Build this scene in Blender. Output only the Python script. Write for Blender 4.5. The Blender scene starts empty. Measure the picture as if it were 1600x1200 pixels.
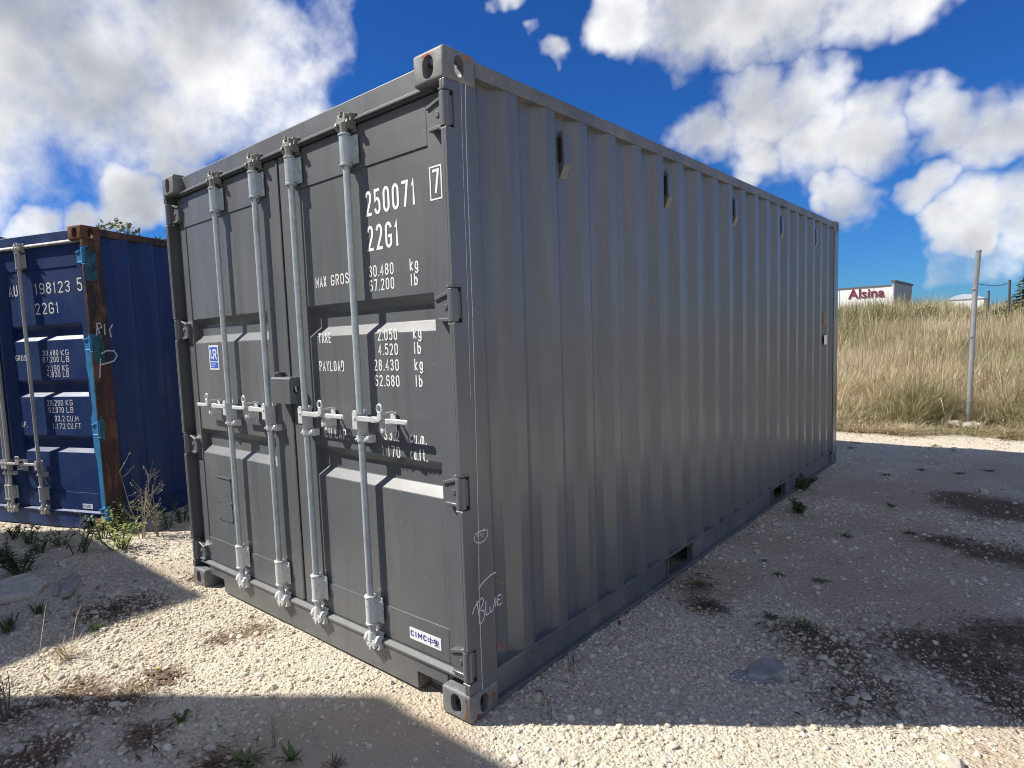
import bpy, bmesh, math, random
import numpy as np
from mathutils import Vector, Matrix
random.seed(7)
rng = np.random.default_rng(7)
S = bpy.context.scene
C = S.collection
R = math.radians

# ------------------------------------------------------------------ camera
CAM = np.array([1.615, -1.728, 1.530])
RX, RY, RZ = R(84.9026), R(2.3741), R(42.4210)
FPX, PX, PY = 983.9, 722.2, 615.9          # in pixels of the 1600 x 1200 photograph
cd = bpy.data.cameras.new('camera')
co = bpy.data.objects.new('camera', cd); C.objects.link(co)
co.location = CAM; co.rotation_mode = 'XYZ'; co.rotation_euler = (RX, RY, RZ)
cd.sensor_fit = 'HORIZONTAL'; cd.sensor_width = 36.0; cd.lens = 36.0 * FPX / 1600
cd.shift_x = (800 - PX) / 1600; cd.shift_y = (PY - 600) / 1600
cd.clip_start = 0.05; cd.clip_end = 3000
S.camera = co
S.cycles.filter_width = 1.05
MR = np.array(Matrix.Rotation(RZ, 3, 'Z') @ Matrix.Rotation(RY, 3, 'Y') @ Matrix.Rotation(RX, 3, 'X'))
def ray(x, y): return MR @ np.array([(x - PX) / FPX, -(y - PY) / FPX, -1.0])
def on_plane(x, y, axis, v):
    d = ray(x, y); return CAM + d * (v - CAM[axis]) / d[axis]
def on_ground(x, y, z=0.0): return on_plane(x, y, 2, z)

# ------------------------------------------------------------------ sun and sky
EL = R(47.0); HX, HY = 0.783, 0.622           # horizontal direction in which the light travels
sd = bpy.data.lights.new('sun', 'SUN'); sd.energy = 5.0; sd.angle = R(0.53); sd.color = (1.0, 0.945, 0.86)
so = bpy.data.objects.new('sun', sd); C.objects.link(so)
trav = Vector((HX * math.cos(EL), HY * math.cos(EL), -math.sin(EL))).normalized()
so.rotation_euler = trav.to_track_quat('-Z', 'Y').to_euler(); so.location = (-20, -16, 25)
W = bpy.data.worlds.new('World'); S.world = W; W.use_nodes = True
S.view_settings.view_transform = 'Standard'; S.view_settings.look = 'None'
S.view_settings.exposure = 0.52; S.view_settings.gamma = 1.0; S.view_settings.use_curve_mapping = False

def make_world():
    # cumulus banks where the photograph shows them; the same kind of cloud goes on round the rest of the sky
    px = [(30,70,170),(170,100,165),(310,85,140),(405,130,92),(250,185,88),(310,0,110),(110,-40,170),(-70,140,170),(15,205,40),(60,352,34),(140,338,34),(205,318,44),(265,262,44),
          (990,25,52),(1070,22,66),(1160,18,74),(1260,10,66),(1350,5,58),(1430,-10,52),(868,64,22),(802,4,24),(1185,165,62),(1100,222,44),(1255,150,58),(1265,230,66),(1345,215,54),(1170,235,46),
          (1465,185,46),(1540,195,58),(1610,180,60),(1335,306,44),(1290,300,26),(1455,290,38),(1550,318,52),(1490,345,36),(1620,325,52),(1520,365,30)]
    blobs = []
    for x, y, r in px:
        d = ray(x, y); l = np.linalg.norm(d); blobs.append((d / l, r / FPX / l * 1.04, 1.0))
    for x, y, r, cap in ((455,35,70,-.25),(30,215,70,-.1),(1530,372,60,-.3)):     # thin wisps
        d = ray(x, y); l = np.linalg.norm(d); blobs.append((d / l, r / FPX / l, cap))
    fwd = ray(780, 250); fwd /= np.linalg.norm(fwd)
    nt = W.node_tree; N, L = nt.nodes, nt.links; N.clear()
    def math_(op, a, b=None, c=None):
        m = N.new('ShaderNodeMath'); m.operation = op
        for i, v in enumerate((a, b, c)):
            if v is None: continue
            if isinstance(v, (int, float)): m.inputs[i].default_value = v
            else: L.new(v, m.inputs[i])
        return m.outputs[0]
    def noise(vec, sc, det, ro=.55):
        n = N.new('ShaderNodeTexNoise'); n.inputs['Scale'].default_value = sc; n.inputs['Detail'].default_value = det; n.inputs['Roughness'].default_value = ro
        L.new(vec, n.inputs['Vector']); return n
    def maprange(v, a, b, c=0., d=1., interp='SMOOTHSTEP'):
        r = N.new('ShaderNodeMapRange'); r.interpolation_type = interp
        for k, q in zip(('From Min', 'From Max', 'To Min', 'To Max'), (a, b, c, d)): r.inputs[k].default_value = q
        L.new(v, r.inputs['Value']); return r.outputs[0]
    tc = N.new('ShaderNodeTexCoord'); D = tc.outputs['Generated']
    wn = noise(D, 11, 3)
    ws = N.new('ShaderNodeVectorMath'); ws.operation = 'SUBTRACT'; ws.inputs[1].default_value = (.5, .5, .5); L.new(wn.outputs['Color'], ws.inputs[0])
    wa = N.new('ShaderNodeVectorMath'); wa.operation = 'MULTIPLY_ADD'; wa.inputs[1].default_value = (.13,) * 3; L.new(ws.outputs[0], wa.inputs[0]); L.new(D, wa.inputs[2])
    wz = N.new('ShaderNodeVectorMath'); wz.operation = 'NORMALIZE'; L.new(wa.outputs[0], wz.inputs[0])
    def dot(vec, d):
        n = N.new('ShaderNodeVectorMath'); n.operation = 'DOT_PRODUCT'; n.inputs[1].default_value = tuple(d); L.new(vec, n.inputs[0]); return n.outputs['Value']
    def banks(vec):
        acc = None
        for d, r, cap in blobs:
            q = 1.0 / (1 - math.cos(r)); m = math_('MULTIPLY_ADD', dot(vec, d), q, -math.cos(r) * q)
            if cap < 1: m = math_('MINIMUM', m, cap)
            acc = m if acc is None else math_('MAXIMUM', acc, m)
        return acc
    acc = banks(wz.outputs[0])
    up = N.new('ShaderNodeVectorMath'); up.operation = 'ADD'; up.inputs[1].default_value = tuple(-trav * .012 + Vector((0, 0, .032))); L.new(wa.outputs[0], up.inputs[0])
    uz = N.new('ShaderNodeVectorMath'); uz.operation = 'NORMALIZE'; L.new(up.outputs[0], uz.inputs[0])
    acc_up = math_('MAXIMUM', banks(uz.outputs[0]), -1.0)
    # away from the banks in view, coverage comes from a broad noise of the same size of cloud
    cov = maprange(noise(D, 2.6, 1).outputs['Fac'], .39, .60, -1.3, .9, 'LINEAR')
    cov = math_('SUBTRACT', cov, maprange(dot(D, fwd), .40, .52, 0., 3.0))
    body = math_('MINIMUM', math_('MAXIMUM', math_('MAXIMUM', acc, cov), -1.2), 1.0)
    n1 = noise(D, 10, 10, .60)
    dens = math_('ADD', body, math_('MULTIPLY_ADD', n1.outputs['Fac'], 2.9, -1.42))
    off = N.new('ShaderNodeVectorMath'); off.operation = 'ADD'; off.inputs[1].default_value = tuple(-trav * .035); L.new(D, off.inputs[0])
    n2 = noise(off.outputs[0], 7, 4, .48)
    low = math_('ADD', math_('MULTIPLY', acc_up, .75), math_('MULTIPLY', cov, .2))
    dens2 = math_('ADD', math_('MAXIMUM', low, math_('MULTIPLY', body, .3)), math_('MULTIPLY_ADD', n2.outputs['Fac'], 2.4, -1.2))
    alpha = maprange(dens, -.62, 1.15)
    shade = maprange(dens2, -.40, .80, 0, 1, 'SMOOTHSTEP')
    sep = N.new('ShaderNodeSeparateXYZ'); L.new(D, sep.inputs[0])
    alpha = math_('MULTIPLY', alpha, maprange(sep.outputs['Z'], .0, .06))
    out = N.new('ShaderNodeOutputWorld')
    sky = N.new('ShaderNodeTexSky'); sky.sky_type = 'NISHITA'; sky.sun_disc = False
    sky.sun_elevation = EL; sky.sun_rotation = math.atan2(-HX, -HY); sky.altitude = 100
    sky.air_density = 1.0; sky.dust_density = 0.15; sky.ozone_density = 3.5
    hs = N.new('ShaderNodeHueSaturation'); hs.inputs['Saturation'].default_value = SKY_SAT; hs.inputs['Value'].default_value = 1.0; L.new(sky.outputs[0], hs.inputs['Color'])
    ti = N.new('ShaderNodeMix'); ti.data_type = 'RGBA'; ti.blend_type = 'MULTIPLY'; ti.inputs['Factor'].default_value = 1; ti.inputs['B'].default_value = SKY_TINT; L.new(hs.outputs[0], ti.inputs['A'])
    b1 = N.new('ShaderNodeBackground'); b1.inputs['Strength'].default_value = SKY_K; L.new(ti.outputs['Result'], b1.inputs['Color'])
    cm = N.new('ShaderNodeMix'); cm.data_type = 'RGBA'; cm.inputs['A'].default_value = CL_A; cm.inputs['B'].default_value = CL_B; L.new(shade, cm.inputs['Factor'])
    b2 = N.new('ShaderNodeBackground'); b2.inputs['Strength'].default_value = 1.0; L.new(cm.outputs['Result'], b2.inputs['Color'])
    mx = N.new('ShaderNodeMixShader'); L.new(alpha, mx.inputs[0]); L.new(b1.outputs[0], mx.inputs[1]); L.new(b2.outputs[0], mx.inputs[2])
    L.new(mx.outputs[0], out.inputs['Surface'])
    W.cycles.sampling_method = 'MANUAL'; W.cycles.sample_map_resolution = 512
SKY_SAT, SKY_TINT, SKY_K = 1.12, (.19, .49, .93, 1), .080
CL_A, CL_B = (.785, .785, .785, 1), (.295, .315, .355, 1)
make_world()

# ------------------------------------------------------------------ materials
MATS = {}
def mat(name, col, rough=.6, metal=0.0, noise=None, bump=None, spec=.5):
    """noise: list of (scale, lo, hi, colour, detail, coords scale) layers mixed over the base colour."""
    if name in MATS: return MATS[name]
    m = bpy.data.materials.new(name); m.use_nodes = True; MATS[name] = m
    nt = m.node_tree; N, L = nt.nodes, nt.links
    b = N['Principled BSDF']; b.inputs['Base Color'].default_value = (*col, 1); b.inputs['Roughness'].default_value = rough
    b.inputs['Metallic'].default_value = metal; b.inputs['Specular IOR Level'].default_value = spec
    tc = N.new('ShaderNodeTexCoord'); geo = N.new('ShaderNodeNewGeometry')
    prev = None
    for (sc, lo, hi, c, det, stretch) in (noise or []):
        mp = N.new('ShaderNodeMapping'); mp.inputs['Scale'].default_value = stretch
        L.new(geo.outputs['Position'], mp.inputs['Vector'])
        n = N.new('ShaderNodeTexNoise'); n.inputs['Scale'].default_value = sc; n.inputs['Detail'].default_value = det; n.inputs['Roughness'].default_value = .62
        L.new(mp.outputs[0], n.inputs['Vector'])
        r = N.new('ShaderNodeMapRange'); r.inputs['From Min'].default_value = lo; r.inputs['From Max'].default_value = hi
        L.new(n.outputs['Fac'], r.inputs['Value'])
        mx = N.new('ShaderNodeMix'); mx.data_type = 'RGBA'
        if prev is None: mx.inputs['A'].default_value = (*col, 1)
        else: L.new(prev, mx.inputs['A'])
        mx.inputs['B'].default_value = (*c, 1); L.new(r.outputs[0], mx.inputs['Factor']); prev = mx.outputs['Result']
    if prev is not None: L.new(prev, b.inputs['Base Color'])
    if bump:
        sc, st, dist = bump
        n = N.new('ShaderNodeTexNoise'); n.inputs['Scale'].default_value = sc; n.inputs['Detail'].default_value = 4
        L.new(geo.outputs['Position'], n.inputs['Vector'])
        bp = N.new('ShaderNodeBump'); bp.inputs['Strength'].default_value = st; bp.inputs['Distance'].default_value = dist
        L.new(n.outputs['Fac'], bp.inputs['Height']); L.new(bp.outputs[0], b.inputs['Normal'])
    return m
def rough_noise(m, sc, lo, hi):
    nt = m.node_tree; N, L = nt.nodes, nt.links; geo = N.new('ShaderNodeNewGeometry')
    n = N.new('ShaderNodeTexNoise'); n.inputs['Scale'].default_value = sc; n.inputs['Detail'].default_value = 5
    L.new(geo.outputs['Position'], n.inputs['Vector'])
    r = N.new('ShaderNodeMapRange'); r.inputs['From Min'].default_value = .3; r.inputs['From Max'].default_value = .7
    r.inputs['To Min'].default_value = lo; r.inputs['To Max'].default_value = hi
    L.new(n.outputs['Fac'], r.inputs['Value']); L.new(r.outputs[0], N['Principled BSDF'].inputs['Roughness'])
    return m
V1 = (1, 1, 1); VZ = (1, 1, .12)
GREY = (.110, .117, .125)
grey = rough_noise(mat('grey_paint', GREY, .42, noise=[(3.0, .45, .75, (.122, .129, .136), 5, V1), (11, .50, .72, (.090, .095, .100), 5, (1, 1, .06)), (5, .58, .75, (.144, .148, .150), 6, (1, 1, .15)), (60, .70, .78, (.20, .20, .19), 2, V1)], bump=(2.6, .32, .014), spec=.55), 2.5, .38, .52)
grey_rail = rough_noise(mat('grey_paint_dusty', GREY, .5, noise=[(5, .42, .7, (.19, .18, .165), 6, V1), (40, .60, .72, (.24, .22, .19), 3, V1)]), 4, .38, .6)
cast_m = rough_noise(mat('grey_casting_scuffed', (.15, .153, .16), .55, noise=[(16, .50, .62, (.21, .205, .195), 6, V1), (11, .60, .68, (.17, .085, .05), 7, V1), (55, .64, .70, (.33, .31, .29), 3, V1)], bump=(70, .25, .003)), 8, .45, .7)
grey.node_tree.nodes['Principled BSDF'].inputs['Coat Weight'].default_value = .48
grey.node_tree.nodes['Principled BSDF'].inputs['Coat Roughness'].default_value = .22
galv = rough_noise(mat('galvanised_steel', (.48, .54, .56), .42, .25, noise=[(30, .45, .7, (.38, .43, .45), 4, V1), (9, .58, .76, (.36, .35, .32), 5, V1)]), 12, .30, .45)
zinc = rough_noise(mat('zinc_hardware', (.64, .66, .66), .45, .2, noise=[(60, .5, .75, (.45, .45, .43), 4, V1)]), 20, .35, .55)
dark_zinc = mat('aged_keeper_steel', (.20, .20, .19), .55, .4, noise=[(50, .45, .65, (.36, .35, .32), 5, V1), (22, .62, .72, (.16, .09, .05), 4, V1)])
rubber = mat('rubber_gasket', (.055, .057, .06), .7, noise=[(20, .5, .8, (.12, .118, .11), 4, V1)])
black = mat('dark_inside', (.012, .012, .013), .9)
white_paint = mat('white_lettering', (.80, .81, .80), .5, noise=[(90, .60, .72, (.55, .56, .56), 3, V1)])
chalk = mat('chalk', (.66, .67, .68), .95, noise=[(140, .54, .62, (.34, .35, .36), 3, V1)])
orange = mat('orange_paint_mark', (.42, .20, .06), .9, noise=[(45, .46, .54, (.13, .13, .13), 4, V1)])
redmark = mat('red_paint_mark', (.42, .10, .05), .9, noise=[(70, .48, .56, (.13, .13, .13), 4, V1)])
sticker_w = mat('white_sticker', (.78, .79, .80), .35)
sticker_b = mat('blue_sticker_ink', (.03, .12, .52), .4)
ink = mat('blue_ink', (.03, .03, .25), .5)
BLUE = (.006, .030, .125)
blue = rough_noise(mat('blue_paint_old', BLUE, .45, noise=[(4, .45, .75, (.012, .046, .17), 5, VZ), (9, .62, .72, (.03, .05, .10), 6, (1, 1, .2)), (26, .67, .72, (.10, .05, .03), 5, V1)], bump=(3, .3, .012)), 3, .35, .6)
blue_rust = mat('rusted_blue_post', (.030, .024, .026), .75, noise=[(3.2, .46, .58, (.080, .038, .024), 8, (1.6, 1.6, .35)), (15, .52, .64, (.15, .068, .036), 7, (1, 1, .25)), (7, .60, .66, (.010, .022, .05), 6, (1, 1, .3)), (30, .66, .70, (.02, .03, .05), 5, (1, 1, .35)), (24, .68, .73, (.26, .24, .21), 4, (1, 1, .1)), (6, .56, .62, (.17, .080, .042), 8, (1, 1, .5))], bump=(40, .5, .006))
rust = mat('brown_rust', (.13, .055, .03), .85, noise=[(14, .45, .65, (.20, .09, .045), 7, V1), (34, .58, .7, (.05, .028, .022), 5, V1)], bump=(50, .5, .005))
light_blue = mat('light_blue_touch_up', (.04, .25, .50), .5, noise=[(12, .5, .75, (.03, .13, .30), 5, V1), (30, .66, .74, (.12, .06, .03), 5, V1)])
teal = mat('teal_old_coat', (.02, .12, .14), .6, noise=[(15, .45, .6, (.01, .035, .05), 6, V1)])
grey_white = mat('pale_old_rail', (.52, .51, .48), .6, noise=[(18, .5, .66, (.24, .23, .21), 6, (1, 1, 1)), (40, .63, .7, (.16, .09, .05), 4, V1)])
old_galv = mat('old_galvanised_rod', (.50, .50, .47), .55, .1, noise=[(14, .45, .7, (.22, .22, .21), 5, VZ), (40, .62, .7, (.20, .12, .07), 4, V1)])
green_p = mat('green_paint_old', (.018, .040, .034), .6, noise=[(8, .5, .7, (.03, .05, .04), 5, VZ)])
red_p = mat('oxide_red_paint', (.16, .045, .03), .6, noise=[(6, .45, .75, (.10, .035, .025), 5, VZ)])
tan_p = mat('beige_paint_old', (.36, .32, .25), .6, noise=[(6, .45, .75, (.28, .24, .18), 5, VZ)])
wood = mat('underfloor_dark', (.05, .045, .04), .9)

# ------------------------------------------------------------------ helpers
def obj(name, me, m=None, parent=None, loc=None):
    o = bpy.data.objects.new(name, me); C.objects.link(o)
    if m is not None and me is not None and len(me.materials) == 0: me.materials.append(m)
    if parent is not None: o.parent = parent
    if loc is not None: o.location = loc
    return o
def tag(o, label, cat, group=None, kind=None):
    if label: o['label'] = label
    if cat: o['category'] = cat
    if group: o['group'] = group
    if kind: o['kind'] = kind
    return o
def empty(name, loc=(0, 0, 0), rz=0):
    o = bpy.data.objects.new(name, None); C.objects.link(o); o.location = loc; o.rotation_euler = (0, 0, rz); o.empty_display_size = .2
    return o
def wn(o):
    md = o.modifiers.new('weighted_normal', 'WEIGHTED_NORMAL'); md.weight = 100; md.keep_sharp = True; return o
class MB:
    def __init__(s): s.v = []; s.f = []
    def add(s, vs, fs):
        n = len(s.v); s.v += [tuple(map(float, q)) for q in vs]; s.f += [tuple(n + i for i in f) for f in fs]; return s
    def box(s, x0, x1, y0, y1, z0, z1):
        x0, x1 = sorted((x0, x1)); y0, y1 = sorted((y0, y1)); z0, z1 = sorted((z0, z1))
        return s.add([(x, y, z) for z in (z0, z1) for x, y in ((x0, y0), (x1, y0), (x1, y1), (x0, y1))],
                     [(3, 2, 1, 0), (4, 5, 6, 7), (0, 1, 5, 4), (1, 2, 6, 5), (2, 3, 7, 6), (3, 0, 4, 7)])
    def cyl(s, p0, p1, r0, r1=None, n=14, caps=True):
        r1 = r0 if r1 is None else r1
        a, b = Vector(p0), Vector(p1); d = (b - a).normalized(); u = d.orthogonal().normalized(); w = d.cross(u)
        vs = []
        for c, r in ((a, r0), (b, r1)):
            vs += [c + (u * math.cos(2 * math.pi * i / n) + w * math.sin(2 * math.pi * i / n)) * r for i in range(n)]
        fs = [(i, (i + 1) % n, n + (i + 1) % n, n + i) for i in range(n)]
        if caps: fs += [tuple(range(n - 1, -1, -1)), tuple(range(n, 2 * n))]
        return s.add(vs, fs)
    def tube(s, pts, r, n=8):
        pts = [Vector(p) for p in pts]; rs = r if isinstance(r, (list, tuple)) else [r] * len(pts)
        k = len(pts); vs = []; u = None
        for i, p in enumerate(pts):
            d = (pts[min(i + 1, k - 1)] - pts[max(i - 1, 0)]).normalized()
            u = d.orthogonal().normalized() if u is None else (u - d * u.dot(d)).normalized()
            w = d.cross(u)
            vs += [p + (u * math.cos(2 * math.pi * j / n) + w * math.sin(2 * math.pi * j / n)) * rs[i] for j in range(n)]
        fs = [(i * n + j, i * n + (j + 1) % n, (i + 1) * n + (j + 1) % n, (i + 1) * n + j) for i in range(k - 1) for j in range(n)]
        fs += [tuple(range(n - 1, -1, -1)), tuple(range((k - 1) * n, k * n))]
        return s.add(vs, fs)
    def prism(s, poly, axis, a, b):
        """poly: 2-D outline in the two other axes (in x, y, z order)."""
        def P(q, t):
            q = list(q); q.insert(axis, t); return tuple(q)
        n = len(poly)
        return s.add([P(q, a) for q in poly] + [P(q, b) for q in poly],
                     [(i, (i + 1) % n, n + (i + 1) % n, n + i) for i in range(n)] + [tuple(range(n - 1, -1, -1)), tuple(range(n, 2 * n))])
    def sheet(s, prof, axis, a, b):
        def P(q, t):
            q = list(q); q.insert(axis, t); return tuple(q)
        n = len(prof)
        return s.add([P(q, a) for q in prof] + [P(q, b) for q in prof], [(i, i + 1, n + i + 1, n + i) for i in range(n - 1)])
    def mesh(s, name, bevel=0, seg=2, smooth=False):
        me = bpy.data.meshes.new(name); me.from_pydata(s.v, [], s.f)
        bm = bmesh.new(); bm.from_mesh(me); bmesh.ops.recalc_face_normals(bm, faces=bm.faces)
        if bevel:
            es = [e for e in bm.edges if len(e.link_faces) == 2 and e.calc_face_angle(0) > R(22)]
            bmesh.ops.bevel(bm, geom=es, offset=bevel, segments=seg, affect='EDGES', clamp_overlap=True, profile=.5)
        bm.to_mesh(me); bm.free()
        if smooth:
            me.polygons.foreach_set('use_smooth', [True] * len(me.polygons))
            me.set_sharp_from_angle(angle=R(40))
        me.update(); return me
    def build(s, name, m, parent=None, bevel=0, seg=2, smooth=False, loc=None):
        o = obj(name, s.mesh(name, bevel, seg, smooth or bevel > 0), m, parent, loc)
        return wn(o) if bevel else o
def raw_mesh(name, v, f_quads=None, f_tris=None, attrs=None):
    """fast mesh from numpy arrays."""
    me = bpy.data.meshes.new(name); v = np.asarray(v, np.float32)
    loops = []; starts = []; tot = 0
    q = np.zeros((0, 4), np.int32) if f_quads is None else np.asarray(f_quads, np.int32)
    t = np.zeros((0, 3), np.int32) if f_tris is None else np.asarray(f_tris, np.int32)
    me.vertices.add(len(v)); me.vertices.foreach_set('co', v.ravel())
    li = np.concatenate([q.ravel(), t.ravel()]); me.loops.add(len(li)); me.loops.foreach_set('vertex_index', li)
    ls = np.concatenate([np.arange(len(q)) * 4, len(q) * 4 + np.arange(len(t)) * 3]).astype(np.int32)
    me.polygons.add(len(ls)); me.polygons.foreach_set('loop_start', ls)
    for k, a in (attrs or {}).items():
        at = me.attributes.new(k, 'FLOAT', 'POINT'); at.data.foreach_set('value', np.asarray(a, np.float32))
    me.update(calc_edges=True); me.validate(); return me
def vnoise(x, y, sc, seed=0):
    x = np.asarray(x, float) * sc + seed * 17.3; y = np.asarray(y, float) * sc + seed * 9.1
    xi, yi = np.floor(x).astype(int), np.floor(y).astype(int); fx, fy = x - xi, y - yi
    fx = fx * fx * (3 - 2 * fx); fy = fy * fy * (3 - 2 * fy)
    def h(i, j):
        n = (i * 374761393 + j * 668265263 + seed * 1442695) & 0x7fffffff
        n = ((n ^ (n >> 13)) * 1274126177) & 0x7fffffff
        return ((n ^ (n >> 16)) & 0xffff) / 65535.0
    return (h(xi, yi) * (1 - fx) + h(xi + 1, yi) * fx) * (1 - fy) + (h(xi, yi + 1) * (1 - fx) + h(xi + 1, yi + 1) * fx) * fy
def fbm(x, y, sc, seed=0, o=4): return sum(vnoise(x, y, sc * 2 ** k, seed + k) * .5 ** k for k in range(o)) / (2 - .5 ** (o - 1))
def sstep(a, b, x):
    t = np.clip((np.asarray(x, float) - a) / (b - a), 0, 1); return t * t * (3 - 2 * t)

# ------------------------------------------------------------------ ground
def field_edge(x): return 8.30 + .24 * np.clip(x, -4, 4)
def ground_z(x, y):
    x = np.asarray(x, float); y = np.asarray(y, float)
    near = .030 * (fbm(x, y, .9, 3) - .55) + .012 * (fbm(x, y, 4.5, 9) - .5)
    d = y - field_edge(x)
    rise = .80 * sstep(.6, 13, d) + .50 * sstep(9, 30, d) + .35 * sstep(2, 12, d) * (fbm(x, y, .16, 21) - .5) + .35 * sstep(14, 40, d) * sstep(-1, 4, x + d * .02)
    # low mound of rubble and crust in front of the blue container
    m = .07 * np.exp(-(((x + 3.15) / .8) ** 2 + ((y + .55) / .45) ** 2)) * (.6 + .8 * fbm(x, y, 5, 31))
    return near + rise + m
def gz(x, y): return float(ground_z(x, y))
def axis_vals(lo, hi, step, far, g=1.16):
    mid = np.arange(lo, hi + 1e-6, step); out = []; p, s = hi, step
    while p < far: s *= g; p += s; out.append(p)
    lo_o = []; p, s = lo, step
    while p > -far: s *= g; p -= s; lo_o.append(p)
    return np.concatenate([lo_o[::-1], mid, out])
SOIL = [(1280,1012,.26),(1250,985,.14),(1370,1080,.20),(1335,1095,.16),(1500,1025,.34),(1430,1005,.2),(1570,1075,.3),(1560,1040,.3),(1590,1000,.25),(1105,945,.12),(1090,910,.16),
        (1590,870,.35),(1560,790,.5),(1480,850,.2),(400,985,.13),(345,1000,.1),(250,1060,.12),(110,1085,.14),(200,1090,.16),(60,1180,.16),(340,1192,.14),(20,1110,.22),(200,955,.22),(160,965,.2),(310,905,.12),(230,1150,.1)]
SOILW = [(*on_ground(x, y)[:2], r) for x, y, r in SOIL]
DUST = [(1150,900,.5),(1480,880,1.0),(1420,960,.5),(1560,980,.5),(1330,760,.8),(1560,740,1.2),(1200,840,.8),(1350,820,1.0),(1450,780,1.2),(1300,900,.7),(1500,930,.6),(560,1140,.35),(480,1160,.4),(620,1180,.4),(250,900,.3),(1560,1170,.3)]
DUSTW = [(*on_ground(x, y)[:2], r) for x, y, r in DUST]
def mask(pts, x, y, seed):
    m = np.zeros(np.shape(x)); n = fbm(x, y, 3.5, seed) - .5
    for a, b, r in pts: m = np.maximum(m, 1 - np.hypot(x - a, y - b) / (r * 1.15) + n * 1.3)
    return np.clip(m * 1.25 + .05, 0, 1)
def make_ground():
    xs = axis_vals(-7.5, 4.0, .06, 700); ys = axis_vals(-3.0, 10.0, .06, 700)
    X, Y = np.meshgrid(xs, ys); Z = ground_z(X, Y)
    nx, ny = len(xs), len(ys); I = np.arange(nx * ny).reshape(ny, nx)
    q = np.stack([I[:-1, :-1], I[:-1, 1:], I[1:, 1:], I[1:, :-1]], -1).reshape(-1, 4)
    x, y = X.ravel(), Y.ravel()
    nearm = (np.abs(x + 2) < 7) & (np.abs(y - 3) < 8)
    soil = np.zeros(len(x)); dust = np.zeros(len(x))
    soil[nearm] = mask(SOILW, x[nearm], y[nearm], 41); dust[nearm] = mask(DUSTW, x[nearm], y[nearm], 51)
    field = sstep(-.15, .35, y - field_edge(x) + .3 * (fbm(x, y, 1.2, 61) - .5))
    me = raw_mesh('ground', np.stack([x, y, Z.ravel()], -1), q, None, {'soil': soil, 'dust': dust, 'field': field})
    me.polygons.foreach_set('use_smooth', [True] * len(me.polygons))
    m = bpy.data.materials.new('limestone_gravel'); m.use_nodes = True; MATS['ground'] = m
    nt = m.node_tree; N, L = nt.nodes, nt.links; b = N['Principled BSDF']; b.inputs['Roughness'].default_value = .95; b.inputs['Specular IOR Level'].default_value = .15
    geo = N.new('ShaderNodeNewGeometry')
    def noise(sc, det=5, ro=.6):
        n = N.new('ShaderNodeTexNoise'); n.inputs['Scale'].default_value = sc; n.inputs['Detail'].default_value = det; n.inputs['Roughness'].default_value = ro
        L.new(geo.outputs['Position'], n.inputs['Vector']); return n.outputs['Fac']
    def ramp(f, lo, hi, a=0., z=1.):
        r = N.new('ShaderNodeMapRange'); r.inputs['From Min'].default_value = lo; r.inputs['From Max'].default_value = hi; r.inputs['To Min'].default_value = a; r.inputs['To Max'].default_value = z
        L.new(f, r.inputs['Value']); return r.outputs[0]
    def mixc(a, bcol, f):
        x = N.new('ShaderNodeMix'); x.data_type = 'RGBA'
        if isinstance(a, tuple): x.inputs['A'].default_value = (*a, 1)
        else: L.new(a, x.inputs['A'])
        if isinstance(bcol, tuple): x.inputs['B'].default_value = (*bcol, 1)
        else: L.new(bcol, x.inputs['B'])
        L.new(f, x.inputs['Factor']); return x.outputs['Result']
    def attr(n):
        a = N.new('ShaderNodeAttribute'); a.attribute_name = n; return a.outputs['Fac']
    vo = N.new('ShaderNodeTexVoronoi'); vo.inputs['Scale'].default_value = 75; L.new(geo.outputs['Position'], vo.inputs['Vector'])
    vo2 = N.new('ShaderNodeTexVoronoi'); vo2.inputs['Scale'].default_value = 34; L.new(geo.outputs['Position'], vo2.inputs['Vector'])
    col = mixc((.62, .56, .45), (.54, .475, .365), ramp(noise(2.2, 6), .42, .68))
    sep = N.new('ShaderNodeSeparateColor'); L.new(vo.outputs['Color'], sep.inputs[0])
    col = mixc(col, (.67, .62, .52), ramp(sep.outputs[0], .62, 1.0, 0, .8))
    col = mixc(col, (.36, .32, .26), ramp(sep.outputs[1], .72, 1.0, 0, .7))
    col = mixc(col, (.47, .385, .28), ramp(attr('dust'), .05, 1.0, 0, .9))
    col = mixc(col, (.44, .29, .17), ramp(noise(1.3, 7, .7), .60, .74, 0, .5))
    so = N.new('ShaderNodeMath'); so.operation = 'MULTIPLY_ADD'; so.inputs[1].default_value = 1.25; L.new(attr('soil'), so.inputs[0]); L.new(ramp(noise(28, 4), .3, .7, -.45, .2), so.inputs[2])
    col = mixc(col, (.15, .095, .06), ramp(so.outputs[0], .14, .95, 0, .9))
    fcol = mixc((.22, .165, .085), (.105, .10, .042), ramp(noise(.6, 6), .42, .62))
    col = mixc(col, fcol, attr('field'))
    L.new(col, b.inputs['Base Color'])
    h = N.new('ShaderNodeMath'); h.operation = 'ADD'; L.new(ramp(vo.outputs['Distance'], 0, .7, 1, 0), h.inputs[0]); L.new(ramp(vo2.outputs['Distance'], 0, .7, 1.2, 0), h.inputs[1])
    h2 = N.new('ShaderNodeMath'); h2.operation = 'ADD'; L.new(h.outputs[0], h2.inputs[0]); L.new(noise(160, 3), h2.inputs[1])
    bp = N.new('ShaderNodeBump'); bp.inputs['Strength'].default_value = .75; bp.inputs['Distance'].default_value = .008
    L.new(h2.outputs[0], bp.inputs['Height']); L.new(bp.outputs[0], b.inputs['Normal'])
    o = obj('ground', me, m); o['kind'] = 'structure'; return o
ground = make_ground()

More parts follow.
